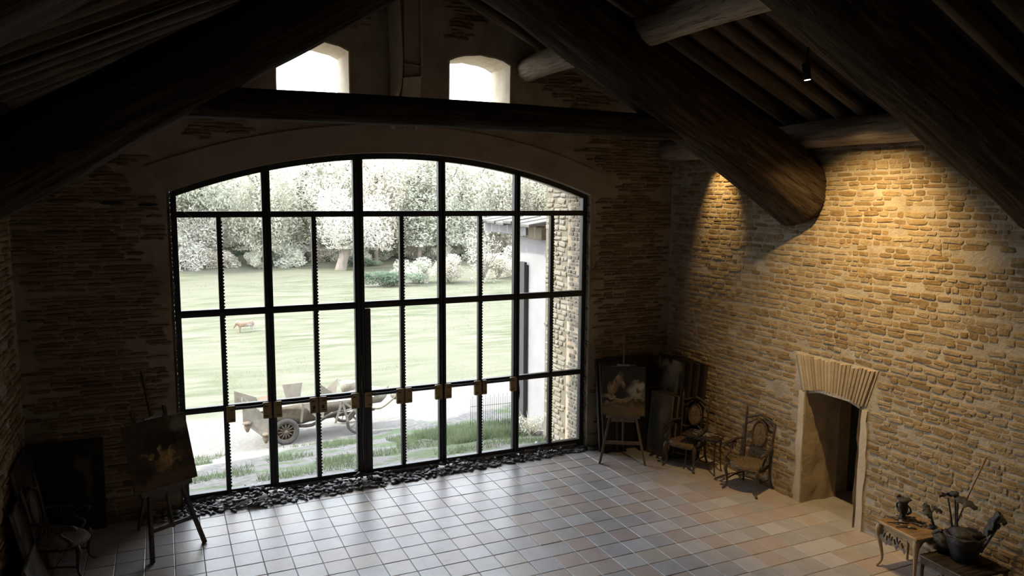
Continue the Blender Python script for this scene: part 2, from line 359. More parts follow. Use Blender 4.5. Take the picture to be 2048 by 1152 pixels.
def boolean(o,cut_mb):
    c=cut_mb.build('cutter','mortar'); md=o.modifiers.new('b','BOOLEAN'); md.operation='DIFFERENCE'; md.solver='EXACT'; md.object=c
    dg=bpy.context.evaluated_depsgraph_get(); me=bpy.data.meshes.new_from_object(o.evaluated_get(dg)); o.modifiers.clear(); o.data=me
    bpy.data.objects.remove(c)

# ------------------------------------------------------------------ dimensions
XL,XR,YW,YO,YB=-2.30,7.55,.736,1.50,-13.0; XM=2.66
def under(x): return 7.55-.47*abs(x-XM)          # underside of the rafters
AC,AR,AS=2.71,3.21,4.37                           # window arch: centre x, half width, spring height
ARAD=(AR**2+.6**2)/1.2; AZC=AS+.6-ARAD
def arch_z(x,R=ARAD): return AZC+math.sqrt(max(0,R*R-(x-AC)**2))
def arch_poly(x0,x1,z0,n=24,R=ARAD):
    return [(x0,z0),(x1,z0)]+[(x1+(x0-x1)*i/n,arch_z(x1+(x0-x1)*i/n,R)) for i in range(n+1)]

# ------------------------------------------------------------------ shell
fl=MB().box(((XL+XR)/2,(YB+YW)/2,-.10),(XR-XL+1.6,YW-YB+1.0,.176)).build('floor','joint'); struct(fl,'pale terracotta tiled floor of the big stone room','floor')
# window wall
poly=[(XL-.5,-.1),(XR+.5,-.1),(XR+.5,under(XR+.5)+.2),(XM,under(XM)+.2),(XL-.5,under(XL-.5)+.2)]
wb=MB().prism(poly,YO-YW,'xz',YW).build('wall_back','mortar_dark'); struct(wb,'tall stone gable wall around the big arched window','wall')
boolean(wb,MB().prism(arch_poly(AC-AR,AC+AR,-1),1.5,'xz',.3))
UPW=[(.885,1.93,5.45,6.385,6.485),(3.40,4.442,5.45,6.375,6.485)]
def upoly(w,g=0):
    x0,x1,z0,z1,zt=w; return [(x0-g,z0),(x1+g,z0)]+[(x1+g-(x1-x0+2*g)*i/8,z1+g+(zt-z1)*math.sin(PI*i/8)**.8) for i in range(9)]
for u in UPW: boolean(wb,MB().prism(upoly(u),1.5,'xz',.3))
# right wall with doorway
rw=MB().prism([(YW+.1,-.1),(YB,-.1),(YB,5.15),(YW+.1,5.15)],.55,'yz',XR).build('wall_right','mortar'); struct(rw,'long ochre rubble stone wall with the low doorway, lit by warm spotlights','wall')
DY0,DY1,DZ=-3.49,-2.53,1.60
dpoly=[(DY0,-.2),(DY1,-.2)]+[(DY1+(DY0-DY1)*i/8,DZ+.09*math.sin(PI*i/8)) for i in range(9)]
boolean(rw,MB().prism(dpoly,1.2,'yz',XR-.3))
lw=MB().prism([(YW+.1,-.1),(YB,-.1),(YB,5.4),(YW+.1,5.4)],.5,'yz',XL-.5).build('wall_left','mortar'); struct(lw,'left side stone wall at the edge of the view','wall')
bw=MB().prism([(XL-.5,-.1),(XR+.5,-.1),(XR+.5,under(XR+.5)+.2),(XM,under(XM)+.2),(XL-.5,under(XL-.5)+.2)],.4,'xz',YB-.4).build('wall_front','mortar'); struct(bw,'stone wall behind the viewer','wall')
# roof slabs (boards) above the rafters
ce=MB()
for sgn in (-1,1):
    xe=XM+sgn*5.7; z0=under(XM)+.17; z1=under(xe)+.17
    ce.prism([(XM,z0),(xe,z1),(xe,z1+.14),(XM,z0+.14)] if sgn>0 else [(xe,z1),(XM,z0),(XM,z0+.14),(xe,z1+.14)],YO-YB+.4,'xz',YB-.2)
ce=ce.build('ceiling','roofboard'); struct(ce,'open timber roof of parallel rafters under dark boards','ceiling')
k=0
for sgn in (1,-1):
    y=.42
    while y>-9:
        xe=XM+sgn*(5.35); wv=.5
        A=(XM+sgn*.02,y,under(XM)+.085); B=(xe,y+random.uniform(-.05,.05),under(xe)+.085)
        wd=random.uniform(.072,.095)
        log('rafter',A,B,wd,wd*.9,'rafter',ce,n=12,rings=16,wob=.05,seed=k,sq=6)
        y-=.43+random.uniform(-.03,.03); k+=1
# purlins, plates, ridge
o=log('purlin',(4.715,YW+.02,6.31),(4.715,-9,6.32),.18,.25,'log_pale',seed=3,wob=.05,rings=50); tag(o,'pale round purlin log crossing the right roof slope above the small gable window','beam')
o=log('purlin',(.60,YW+.02,6.31),(.60,-2.4,6.32),.18,.2,'log',seed=4,wob=.05,rings=50); tag(o,'dark round purlin log under the left roof slope','beam')
o=log('wall_plate',(7.40,YW-.02,5.14),(7.42,-9,5.24),.175,.18,'log_pale',seed=5,wob=.05,rings=50); tag(o,'round wall plate log lying along the top of the right stone wall','beam')
o=log('wall_plate',(-2.2,YW-.02,5.14),(-2.2,-9,5.2),.175,.18,'log_dark',seed=6,wob=.05,rings=50); tag(o,'round wall plate log along the top of the left wall','beam')
o=log('ridge_beam',(XM,YW,7.30),(XM,-9,7.34),.16,.17,'log_dark',seed=8,rings=40); tag(o,'dark ridge beam under the top of the roof','beam')
# trusses
t=thing('roof_truss','roof truss nearest the arched window, big dark logs with a long horizontal tie beam','truss',(XM,-2.25,0))
def lp(o): o.matrix_parent_inverse=Matrix.Translation((-XM,2.25,0))
for args in (('principal_log',(7.62,-2.25,4.36),(2.6,-2.25,7.02),.45,.345,'log'),('principal_log',(-2.35,-2.25,4.27),(2.7,-2.25,7.33),.385,.30,'log_dark')):
    o=log(args[0],*args[1:5],args[5],t,seed=len(args[5]),wob=.045,n=44,rings=90,sq=2.3)
    o.location-=Vector((XM,-2.25,0))
o=log('tie_beam',(-.55,-2.25,5.22),(5.75,-2.25,5.20),.152,.150,'log_dark',t,seed=12,wob=.03,n=20,rings=50,sq=4,bow=.02); o.location-=Vector((XM,-2.25,0))
o=log('principal_log',(7.62,-5.6,4.35),(2.6,-5.6,6.88),.405,.36,'log',seed=7,wob=.045,n=44,rings=90,sq=2.3); tag(o,'heavy cracked log running down the upper right corner of the view','beam')
o=log('principal_log',(-2.35,-7.0,4.38),(2.7,-7.0,7.93),.33,.32,'log',seed=2,wob=.045,n=44,rings=90,sq=2.3); tag(o,'heavy log crossing the uppermost left corner of the view','beam')
# king post on the gable
t=thing('king_post','pale curved forked timber post on the gable between the two small windows','post',(2.65,.66,5.3))
mb=MB().tube([(-.13,0,0),(-.13,0,.35),(-.08,0,.62),(-.07,0,1.0),(-.09,0,1.5),(-.11,0,2.0)],[.05,.09,.13,.155,.15,.145],10,sub=4,flat=.6)
mb.build('curved_stem','post',t)
MB().prism([(.03,.0),(.25,.0),(.31,.75),(.30,2.0),(.06,2.0),(.05,.6)],.05,'xz',.02).build('backing_board','plaster',t)
MB().tube([(.22,.0,.0),(.24,0,.45),(.31,0,.85),(.31,0,1.3),(.30,0,2.0)],.018,8,sub=3).build('side_batten','post',t)
MB().prism([(-.02,.25),(.27,.3),(.30,.78),(.03,.74)],.03,'xz',-.02).build('pale_block','pale_plaster',t)
MB().tube([(-.02,.0,.95),(.30,.0,.92)],.014,6).build('cross_batten','log_pale',t)

# ------------------------------------------------------------------ stone work
def make_proto(seed):
    r=random.Random(seed); n=10; ring=[]
    for x,y in ((.5,-.22),(.5,.22),(.43,.46),(0,.5),(-.43,.46),(-.5,.22),(-.5,-.22),(-.43,-.46),(0,-.5),(.43,-.46)):
        ring.append((x+r.uniform(-.05,.03)*(1 if x>0 else -1),y+r.uniform(-.10,.04)*(1 if y>0 else -1)))
    v=[(x,y,0) for x,y in ring]+[(x*.95,y*.92,.7+r.uniform(-.15,.1)) for x,y in ring]+[(x*.72,y*.6,1+r.uniform(-.2,.12)) for x,y in ring]
    f=[(i,(i+1)%n,n+(i+1)%n,n+i) for i in range(n)]+[(n+i,n+(i+1)%n,2*n+(i+1)%n,2*n+i) for i in range(n)]+[tuple(2*n+i for i in range(n))]
    return np.array(v),f
PROT=[make_proto(i) for i in range(14)]
def in_view(p,m=.05):
    q=Vector(p)-CAM; dz=q.dot(f_)
    if dz<.2: return None
    x=1024+1519.5*q.dot(r_)/dz; y=576+1519.5*q.dot(d_)/dz
    if -2048*m<x<2048*(1+m) and -1152*m<y<1152*(1+m): return dz
def stonework(parent,org,u,v,n,stones,mat,prot_name='stone',limit=300,matkey=None):
    """stones: (cu,cv,w,h,depth,rot,tint)"""
    org,u,v,n=[np.array(a,float) for a in (org,u,v,n)]
    def sz(s):
        p=org+u*s[0]+v*s[1]; d=in_view(p); return (s[2]*s[3]/d**2) if d else 0
    def ok(s): return sz(s)
    order=sorted(range(len(stones)),key=lambda i:-ok(stones[i])) if limit else range(len(stones))
    sel=[i for i in list(order)[:limit] if ok(stones[i])>0] if limit else []
    ss=set(sel)
    protos=[]
    for k,(pv,pf) in enumerate(PROT):
        me=bpy.data.meshes.new('stone_%d'%k); me.from_pydata([tuple(p) for p in pv],[],pf); me.materials.append(MAT[mat]); addtint(me,((k*5)%14)/13); me.update(); protos.append(me)
    Rm=Matrix((u,v,n)).transposed().to_4x4()
    for i in sel:
        cu,cv,w_,h_,d,rot,ti=stones[i]; me=protos[int(ti*13.99)*3%14]
        o=bpy.data.objects.new(prot_name,me); C.objects.link(o); o.parent=parent
        p=org+u*cu+v*cv
        o.matrix_local=Matrix.Translation(p)@Rm@Matrix.Rotation(rot,4,'Z')@Matrix.Diagonal((w_,h_,d,1))
    V=[];F=[];T=[];k=0
    for i,s in enumerate(stones):
        if i in ss: continue
        cu,cv,w_,h_,d,rot,ti=s; pv,pf=PROT[i%14]
        x=pv[:,0]*w_; y=pv[:,1]*h_; c_,s_=math.cos(rot),math.sin(rot); X=x*c_-y*s_+cu; Y=x*s_+y*c_+cv
        V.append(org+X[:,None]*u+Y[:,None]*v+(pv[:,2]*d)[:,None]*n); F+=[tuple(a+k for a in q) for q in pf]; k+=len(pv); T+=[ti]*len(pv)
    if V:
        me=bpy.data.meshes.new('small_stones'); me.from_pydata(np.vstack(V).tolist(),[],F); me.materials.append(MAT[mat]); addtint(me,T); me.update()
        o=link('remaining_stones',me,parent); o['kind']='stuff'
def courses(u0,u1,v0,v1,hr,lr,excl,depth,gap=.012,skip=.03,wave=.0,rotr=.03):
    out=[]; v=v0
    while v<v1:
        h=random.uniform(*hr); u=u0+random.uniform(-.1,0)
        ph=random.uniform(0,9)
        while u<u1:
            l=random.uniform(*lr)*(1 if random.random()<.85 else .5)
            cu,cv=u+l/2,v+h/2+wave*math.sin(u*1.1+ph)*.6+random.uniform(-.006,.006)
            if cu+l/2<u1+.02 and cu-l/2>u0-.02 and not excl(cu,cv,l,h) and random.random()>skip:
                out.append((cu,cv,max(.03,l-gap),max(.02,h*random.uniform(.86,1.04)-gap*.7),random.uniform(*depth),random.uniform(-rotr,rotr),random.random()))
            u+=l
        v+=h
    return out
# back wall
def ex_back(cu,cv,l,h):
    for x in (cu-l/2,cu,cu+l/2):
        if AC-AR-.03<x<AC+AR+.03 and cv-h/2<arch_z(min(max(x,AC-AR),AC+AR))+.02: return True
        R=ARAD+.42
        if AC-AR-.42<x<AC+AR+.42 and AS-.05<cv<AZC+math.sqrt(max(0,R*R-(x-AC)**2))+.02 : return True
        for (a,b,c,d,e) in UPW:
            if a-.22<x<b+.22 and 5.2<cv<e+.2: return True
        if 2.35<x<3.0 and cv>5.2: return True
    if cv+h/2>under(cu)+.1: return True
    if cv>4.85 and mnoise.noise(Vector((cu*.9,cv*.9,2)))>-.05: return True
    return mnoise.noise(Vector((cu*.9,cv*1.5,5)))>.56
st=courses(XL,XR,.0,7.3,(.042,.066),(.12,.42),ex_back,(.012,.032),gap=.010,wave=.012)
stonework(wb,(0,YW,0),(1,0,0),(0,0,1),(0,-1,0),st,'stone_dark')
# right wall: u = -Y direction
def ex_right(cu,cv,l,h):
    y=-cu
    if DY0-.17<y<DY1+.17 and cv<DZ+.12: return True
    if cv>DZ-.05 and cv<2.2 and DY0-.05-(cv-1.6)*.3<y+l/2 and y-l/2<DY1+.05+(cv-1.6)*.3: return True
    return mnoise.noise(Vector((cu*1.7,cv*2.3,15)))>.60
st=courses(-YW,7.6,.0,5.0,(.048,.088),(.09,.30),ex_right,(.003,.015),gap=.011,wave=.02,rotr=.06)
stonework(rw,(XR,0,0),(0,-1,0),(0,0,1),(-1,0,0),st,'stone')
st=courses(-YW,7,.0,5.2,(.05,.10),(.13,.44),lambda *a:False,(.012,.035),gap=.014,wave=.01)
stonework(lw,(XL,0,0),(0,1,0),(0,0,1),(1,0,0),[( -s[0],*s[1:]) for s in st],'stone')
# ragged edge stones lining the window jambs
def jamb(xc,nx,name):
    st=courses(YW+.02,YO,.0,AS-.03,(.05,.09),(.10,.24),lambda *a:False,(.012,.03),gap=.01)
    return st
trm=MB().box((AC+AR+.02,(YW+YO)/2,AS/2),(.03,YO-YW,AS)).build('trim_1','pale_plaster'); struct(trm,'pale rough stone reveal on the right side of the arched window','window reveal')
stonework(trm,(AC+AR+.005,0,0),(0,1,0),(0,0,1),(-1,0,0),jamb(0,0,0),'extstone',limit=60)
trm=MB().box((AC-AR-.02,(YW+YO)/2,AS/2),(.03,YO-YW,AS)).build('trim_2','pale_plaster'); struct(trm,'pale rough stone reveal on the left side of the arched window','window reveal')
stonework(trm,(AC-AR-.005,0,0),(0,1,0),(0,0,1),(1,0,0),jamb(0,0,0),'extstone',limit=60)
# plaster band over the arch
ro=ARAD+.40; mb=MB(); n=40; ring=[]
for i in range(n+1):
    x=AC-AR+2*AR*i/n; ring.append((x,arch_z(x)))
outer=[]
for i in range(n+1):
    a0=math.atan2(AR+.26,AS+.28-AZC); a=-a0+2*a0*i/n; outer.append((AC+ro*math.sin(a)*1.0,AZC+ro*math.cos(a)))
vs=[(x,YW-.022,z) for x,z in ring]+[(x,YW-.022,z) for x,z in outer]+[(x,YW+.01,z) for x,z in ring]+[(x,YW+.01,z) for x,z in outer]; m_=n+1
fs=[(i,i+1,m_+i+1,m_+i) for i in range(n)]+[(m_+i,m_+i+1,3*m_+i+1,3*m_+i) for i in range(n)]+[(i+1,i,2*m_+i,2*m_+i+1) for i in range(n)]+[(0,m_,3*m_,2*m_),(n,2*m_+n,3*m_+n,m_+n)]
mb.add(vs,fs); o=mb.build('trim_3','plaster'); struct(o,'smooth plaster band following the arch above the big window','plaster band')
mb=MB(); vs=[]; n=40
for i in range(n+1):
    x=AC-AR+2*AR*i/n; z=arch_z(x)
    vs+=[(x,YW+.02,z+.01),(x,YW+.02,z-.004),(x,YO+.005,z-.004),(x,YO+.005,z+.01)]
mb.add(vs,[(4*i+a,4*i+(a+1)%4,4*i+4+(a+1)%4,4*i+4+a) for i in range(n) for a in range(4)]); struct(mb.build('trim_4','pale_plaster'),'pale soffit lining under the curve of the big arch','window reveal')
# reveals of the two small gable windows
for i,u in enumerate(UPW):
    P1=upoly(u,.0); P2=upoly(u,-.022); k=len(P1); mb=MB()
    jit=[(random.uniform(-.008,.008),random.uniform(-.008,.008)) for _ in P1]
    vs=[(a+j[0]*0,YW-.004,b) for (a,b),j in zip(P1,jit)]+[(a+j[0],YW-.004,b+j[1]) for (a,b),j in zip(P2,jit)]+[(a+j[0],YO,b+j[1]) for (a,b),j in zip(P2,jit)]
    mb.add(vs,[(q,(q+1)%k,k+(q+1)%k,k+q) for q in range(k)]+[(k+q,k+(q+1)%k,2*k+(q+1)%k,2*k+q) for q in range(k)])
    o=mb.build('window_%d'%(i+2),'pale_plaster'); struct(o,['left small arched opening high in the gable, half hidden by the log','right small arched opening high in the gable, full of white sky'][i],'window')
# doorway: voussoirs, jamb plaster, passage
d1=thing('door_1','low doorway without a door in the right stone wall, with an arch of thin upright stones','doorway',(XR,(DY0+DY1)/2,0)); d1['kind']='structure'
nv=21
for i in range(nv):
    t_=(i+.5)/nv-.5; yb=t_*1.02; yt=t_*1.32; zb=DZ+.05+.07*math.cos(t_*PI)+random.uniform(-.012,.012); zt=2.15+random.uniform(-.02,.02)-abs(t_)*.02
    q9=random.uniform(.75,1.2); wdb,wdt=1.02/nv*.29*q9,1.32/nv*.32*q9; dp=random.uniform(.026,.04)
    vs=[(-dp,yb-wdb,zb),(-dp,yb+wdb,zb),(-dp,yt+wdt,zt),(-dp,yt-wdt,zt),(.01,yb-wdb*1.3,zb),(.01,yb+wdb*1.3,zb),(.01,yt+wdt*1.25,zt+.01),(.01,yt-wdt*1.25,zt+.01)]
    o=MB().add(vs,[(0,1,2,3),(0,4,5,1),(1,5,6,2),(2,6,7,3),(3,7,4,0)]).build('arch_stone','archstone',d1); addtint(o.data,random.random())
o=MB().prism([(-.54,DZ+.07),(.54,DZ+.07),(.69,2.17),(-.69,2.17)],.03,'yz',-.012).build('arch_mortar','pale_plaster',d1)
for sgn in (-1,1):
    z=0; pts=[]
    inner=[];
    poly=[]
    yi=sgn*.485
    edge=[(yi+sgn*(.10+.05*mnoise.noise(Vector((zz*3,sgn,0)))),zz) for zz in np.linspace(0,DZ+.02,12)]
    poly=[(yi+random.uniform(-.012,.006)*sgn,zz) for zz in np.linspace(0,DZ+.02,12)]+edge[::-1]
    if sgn<0: poly=poly[::-1]
    MB().prism(poly,.035,'yz',-.022).build('jamb_plaster','pale_plaster',d1)
# irregular jamb lining stones inside the passage
def lin(y,nrm):
    mb=MB(); n1,n2=9,14; vs=[]
    for j in range(n2+1):
        for i in range(n1+1):
            x=-.02+.68*i/n1; z=1.72*j/n2; q=.035*mnoise.noise(Vector((x*5,z*4,y)))+.02*mnoise.noise(Vector((x*14,z*10,y+3)))
            vs.append((x,y+nrm*(.01+q+.012),z))
    fs=[(j*(n1+1)+i,j*(n1+1)+i+1,(j+1)*(n1+1)+i+1,(j+1)*(n1+1)+i) for j in range(n2) for i in range(n1)]
    return mb.add(vs,fs,True)
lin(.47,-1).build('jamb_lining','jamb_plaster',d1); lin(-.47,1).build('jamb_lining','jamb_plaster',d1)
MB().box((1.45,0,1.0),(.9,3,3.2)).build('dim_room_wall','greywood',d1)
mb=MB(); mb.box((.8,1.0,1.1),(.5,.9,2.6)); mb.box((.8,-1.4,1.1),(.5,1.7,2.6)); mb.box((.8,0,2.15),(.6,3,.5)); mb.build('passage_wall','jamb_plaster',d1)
MB().box((.5,0,-.02),(1.2,1.4,.03)).build('threshold_slab','tile',d1)

for x,z,l in ((-1.17,4.22,.16),(-.76,4.20,.13)):
    MB().add([(x-l,YW-.034,z),(x-l*.4,YW-.036,z+.02),(x+l*.6,YW-.036,z+.018),(x+l,YW-.034,z),(x+l*.3,YW-.036,z-.022),(x-l*.6,YW-.036,z-.02)],[(0,1,2,3,4,5)]).build('slot_shade','black',wb)  # flat black patch paints the shade inside a hole in the wall
# ------------------------------------------------------------------ floor tiles
T=.32; tiles=[]
j=1
TP=[]
for k in range(7):
    b=.006; a=(T-.005)/2; r=random.Random(k); hs=[r.uniform(-.0012,.0012) for _ in range(4)]
    vs=[(-a,-a,-.02),(a,-a,-.02),(a,a,-.02),(-a,a,-.02),(-a,-a,-.004+hs[0]),(a,-a,-.004+hs[1]),(a,a,-.004+hs[2]),(-a,a,-.004+hs[3]),(-a+b,-a+b,hs[0]),(a-b,-a+b,hs[1]),(a-b,a-b,hs[2]),(-a+b,a-b,hs[3])]
    fs=[(8,9,10,11)]+[(i,(i+1)%4,4+(i+1)%4,4+i) for i in range(4)]+[(4+i,4+(i+1)%4,8+(i+1)%4,8+i) for i in range(4)]
    TP.append((np.array(vs),fs))
cells=[(i*T+T/2,-jj*T+T/2) for i in range(-8,24) for jj in range(-2,39) if -2.45<i*T+T/2<7.72 and -jj*T+T/2<.72]
cells=[c for c in cells if not (c[0]>XR+.0 and not (DY0<c[1]<DY1))]
def tvis(c):
    d=in_view((c[0],c[1],0),.02); return 1/d if d else 0
cells.sort(key=lambda c:-tvis(c))
tm=[]
for k,(v,f) in enumerate(TP):
    me=bpy.data.meshes.new('tile_%d'%k); me.from_pydata([tuple(p) for p in v],[],f); me.materials.append(MAT['tile']); addtint(me,k/6); me.update(); tm.append(me)
for c in cells[:300]:
    o=link('tile',random.choice(tm),fl,(c[0],c[1],random.uniform(-.001,.001)),(random.uniform(-.002,.002),random.uniform(-.002,.002),random.choice([0,PI/2,PI,-PI/2])))
V=[];F=[];TT=[];k=0
for c in cells[300:]:
    v,f=random.choice(TP); V.append(v+np.array([c[0],c[1],random.uniform(-.001,.001)])); F+=[tuple(a+k for a in q) for q in f]; k+=len(v); TT+=[random.random()]*len(v)
me=bpy.data.meshes.new('more_tiles'); me.from_pydata(np.vstack(V).tolist(),[],F); me.materials.append(MAT['tile']); addtint(me,TT); o=link('remaining_tiles',me,fl); o['kind']='stuff'

# ------------------------------------------------------------------ big window
YG=.90
wn=thing('window_1','large arched black steel window of many panes looking out on the meadow','window',(AC,YG,0)); wn['kind']='structure'
def W(mb,name,mat='iron'): return mb.xf(Matrix.Translation((-AC,-YG,0))).build(name,mat,wn)
x0,x1=AC-AR+.01,AC+AR-.01
# arch head frame
mb=MB(); n=40; vs=[]
for i in range(n+1):
    x=x0+(x1-x0)*i/n; zt=arch_z(x)-.003; zb=zt-.085
    vs+=[(x,YG-.05,zt),(x,YG-.05,zb),(x,YG+.05,zb),(x,YG+.05,zt)]
fs=[(4*i+a,4*i+(a+1)%4,4*i+4+(a+1)%4,4*i+4+a) for i in range(n) for a in range(4)]
W(mb.add(vs,fs),'arched_head')
for x in (x0+.035,x1-.035): W(MB().box((x,YG,(AS-.02)/2+.02),(.075,.10,AS-.02),bev=.008),'frame_post')
MAJ=[(.735,.115),(2.035,.145),(3.337,.115),(4.622,.105)]
SUB=[.105,1.385,2.692,3.981,5.269]
for x,wd in MAJ:
    zt=arch_z(x)-.04
    mb=MB().box((x,YG,zt/2+.03),(wd,.09,zt-.06),bev=.008); mb.box((x-wd*.22,YG-.055,zt/2+.03),(wd*.22,.03,zt-.06)); mb.box((x+wd*.25,YG-.055,zt/2+.03),(wd*.2,.03,zt-.06)); W(mb,'mullion')
W(MB().box((2.145,YG-.01,1.35),(.09,.09,2.6),bev=.006),'meeting_stile')
for x in SUB:
    W(MB().box((x,YG,(4.03+.1)/2),(.062,.075,3.93),bev=.006),'glazing_bar')
    mb=MB(); z=.2
    while z<4.0:
        mb.box((x+.036,YG-.02,z),(.016,.03,.026)); z+=.047
    o=W(mb,'toothed_strip'); o['kind']='stuff'
TR=[(4.067,.085),(2.708,.10),(1.345,.085)]
for z,h in TR:
    W(MB().box((AC,YG-.005,z),(x1-x0-.1,.085,h),bev=.008),'transom')
    W(MB().box((AC,YG-.056,z+.012),(x1-x0-.16,.012,.012)),'transom_lip')
W(MB().box((AC,YG,.10),(x1-x0-.1,.10,.10),bev=.006),'bottom_rail')
W(MB().box((AC,YG-.07,.085),(x1-x0-.3,.05,.03)),'drip_bar','silver')
# glass panes, each cell
xs_top=[x0+.06]+[m[0] for m in MAJ]+[x1-.06]
for a,b in zip(xs_top[:-1],xs_top[1:]):
    poly=[(a,4.08),(b,4.08)]+[(b+(a-b)*i/8,arch_z(b+(a-b)*i/8)-.04) for i in range(9)]
    W(MB().prism(poly,.005,'xz',YG),'glass_pane','glass')
allx=sorted([x0+.06]+[m[0] for m in MAJ]+SUB+[x1-.06])
for zz0,zz1 in ((2.72,4.05),(1.36,2.70),(.12,1.33)):
    for a,b in zip(allx[:-1],allx[1:]): W(MB().box(((a+b)/2,YG+.0025,(zz0+zz1)/2),(b-a,.005,zz1-zz0)),'glass_pane','glass')
# lock cases and curved pull bars
LK=[.165,.655,.80,1.315,1.445,1.925,2.125,2.625,2.755,3.25,3.405,3.915,4.035,4.55]
for i,x in enumerate(LK):
    wd=.115 if i!=12 else .07
    lk=W(MB().box((x,YG-.085,1.265),(wd,.05,.235),bev=.008),'lock_case','brass')
    s_=1 if x in (.165,.80,1.445,2.125,2.755,3.405,4.035) else -1
    mb=MB()
    for zz in (1.33,1.19): mb.box((x+.012*(-1)**i,YG-.112,zz),(.045,.006,.012))
    if i in (3,4): mb.ell((x,YG-.112,1.235),(.016,.01,.03),8,6)
    mb.xf(Matrix.Translation((-AC,-YG,0))).build('keyhole','black',lk)
for a,b in ((.165,.655),(.80,1.315),(1.445,1.925),(2.125,2.625),(2.755,3.25),(3.405,3.915),(4.035,4.55)):
    W(MB().tube([(a,YG-.08,1.385-.03),(a+.05,YG-.10,1.352),((a+b)/2,YG-.105,1.345),(b-.05,YG-.10,1.352),(b,YG-.08,1.36)],.014,8,sub=3),'pull_bar')
W(MB().tube([(2.04,YG-.075,1.95),(2.045,YG-.08,1.7),(2.03,YG-.08,1.55),(2.05,YG-.08,1.2),(2.035,YG-.08,.7),(2.045,YG-.08,.2)],.006,6,sub=3),'hanging_cord','silver')
W(MB().tube([(4.64,YG-.07,1.40),(4.66,YG-.09,1.1),(4.63,YG-.075,.9)],.008,6,sub=3),'latch_rod')
W(MB().tube([(-.36,YG-.05,4.13),(-.30,YG-.07,4.08),(-.21,YG-.08,4.02)],.007,6),'pull_ring','silver')

# ------------------------------------------------------------------ pebbles
def pebble(seed):
    r=random.Random(seed); mb=MB().ell((0,0,0),(.5,.5*r.uniform(.5,.8),.5*r.uniform(.22,.36)),8,4,wob=.25); me=mb.mesh('pebble',MAT['pebble']); addtint(me,r.random()); return me,mb
PB=[pebble(i) for i in range(8)]
peb=[]
for i in range(1750):
    x=random.uniform(-1.05,6.18); yf=.36+.045*max(0,x) if x>0 else .40+.05*abs(x)*.2
    y=yf+(1.02-yf)*random.random()**.9
    if (x<AC-AR or x>AC+AR): y=yf+(YW-.03-yf)*random.random()
    if x<-.55: 
        if random.random()<(-.55-x)*1.2: continue
    if x>5.95 and random.random()<(x-5.95)*3: continue
    tt=max(0,min(1,(y-yf)/.35)); z=.012+(.075+.03*math.sin(x*4))*tt*random.random()**.4
    if x<AC-AR or x>AC+AR: z*=.9
    peb.append((x,y,z,random.uniform(.055,.125)))
peb.sort(key=lambda p:-(p[3]*(1+p[2]*6-p[1]*.4)))
def prot(): return (random.gauss(0,.35),random.gauss(0,.35),random.uniform(0,PI))
for p in peb[:300]:
    o=link('pebble',random.choice(PB)[0],None,(p[0],p[1],p[2]+.012),prot()); o.scale=(p[3],)*3
    tag(o,'dark grey slate pebble in the strip of stones along the foot of the window','pebble','slate pebbles along the window')
V=[];F=[];TT=[];k=0
for p in peb[300:]:
    mb=random.choice(PB)[1]; Mx=Matrix.Translation(p[:3])@Matrix.Rotation(random.uniform(0,PI),4,'Z')@Matrix.Rotation(random.gauss(0,.35),4,'X')@Matrix.Diagonal((p[3],p[3],p[3],1))
    A=np.array(Mx); v=np.array(mb.v); V.append(v@A[:3,:3].T+A[:3,3]); F+=[tuple(a+k for a in q) for q in mb.f]; k+=len(v); TT+=[random.random()]*len(v)
me=bpy.data.meshes.new('pebble_bed'); me.from_pydata(np.vstack(V).tolist(),[],F); me.materials.append(MAT['pebble']); addtint(me,TT)
me.polygons.foreach_set('use_smooth',[True]*len(me.polygons))
tag(link('pebble_bed',me),'bed of small dark slate pebbles filling the strip under the big window','pebbles',kind='stuff')

# ------------------------------------------------------------------ spotlights
def spot(loc,aim,energy,size,blend,label,tilt=None):
    t=thing('spotlight',label,'spotlight',loc)
    d=(Vector(aim)-Vector(loc)).normalized(); q=Vector((.08,-.12,-1)).to_track_quat('-Z','Y').to_matrix().to_4x4(); d=(d+Vector((0,0,-.6))).normalized() if False else d
    mb=MB().lathe([(.040,-.055),(.043,-.05),(.043,.12),(.03,.13)],18); mb.xf(q); mb.build('lamp_body','black',t)
    MB().lathe([(.034,-.057),(.034,-.0555)],18).xf(q).build('lamp_lens','lampface',t)
    MB().tube([(0,0,.06),(0,0,.30)],.012,8).build('mounting_stem','black',t)
    l=bpy.data.lights.new('spot_beam','SPOT'); l.energy=energy; l.color=(1,.66,.27); l.spot_size=size; l.spot_blend=blend; l.shadow_soft_size=.03
    lo=bpy.data.objects.new('spot_beam',l); C.objects.link(lo); lo.parent=t; lo.location=d*.075; lo.rotation_euler=d.to_track_quat('-Z','Y').to_euler()
    return t
spot((5.98,-3.80,5.695),(7.5,-3.4,2.75),640,math.radians(84),1.0,'small black cylinder spotlight under the right rafters, glowing warm')
spot((7.02,-.62,5.35),(7.6,-.60,4.05),150,math.radians(50),.95,'black cylinder spotlight hidden behind the heavy log by the corner')
spot((6.5,-6.6,5.4),(7.7,-6.4,2.6),60,math.radians(85),1,'third black cylinder spotlight beyond the nearest log')

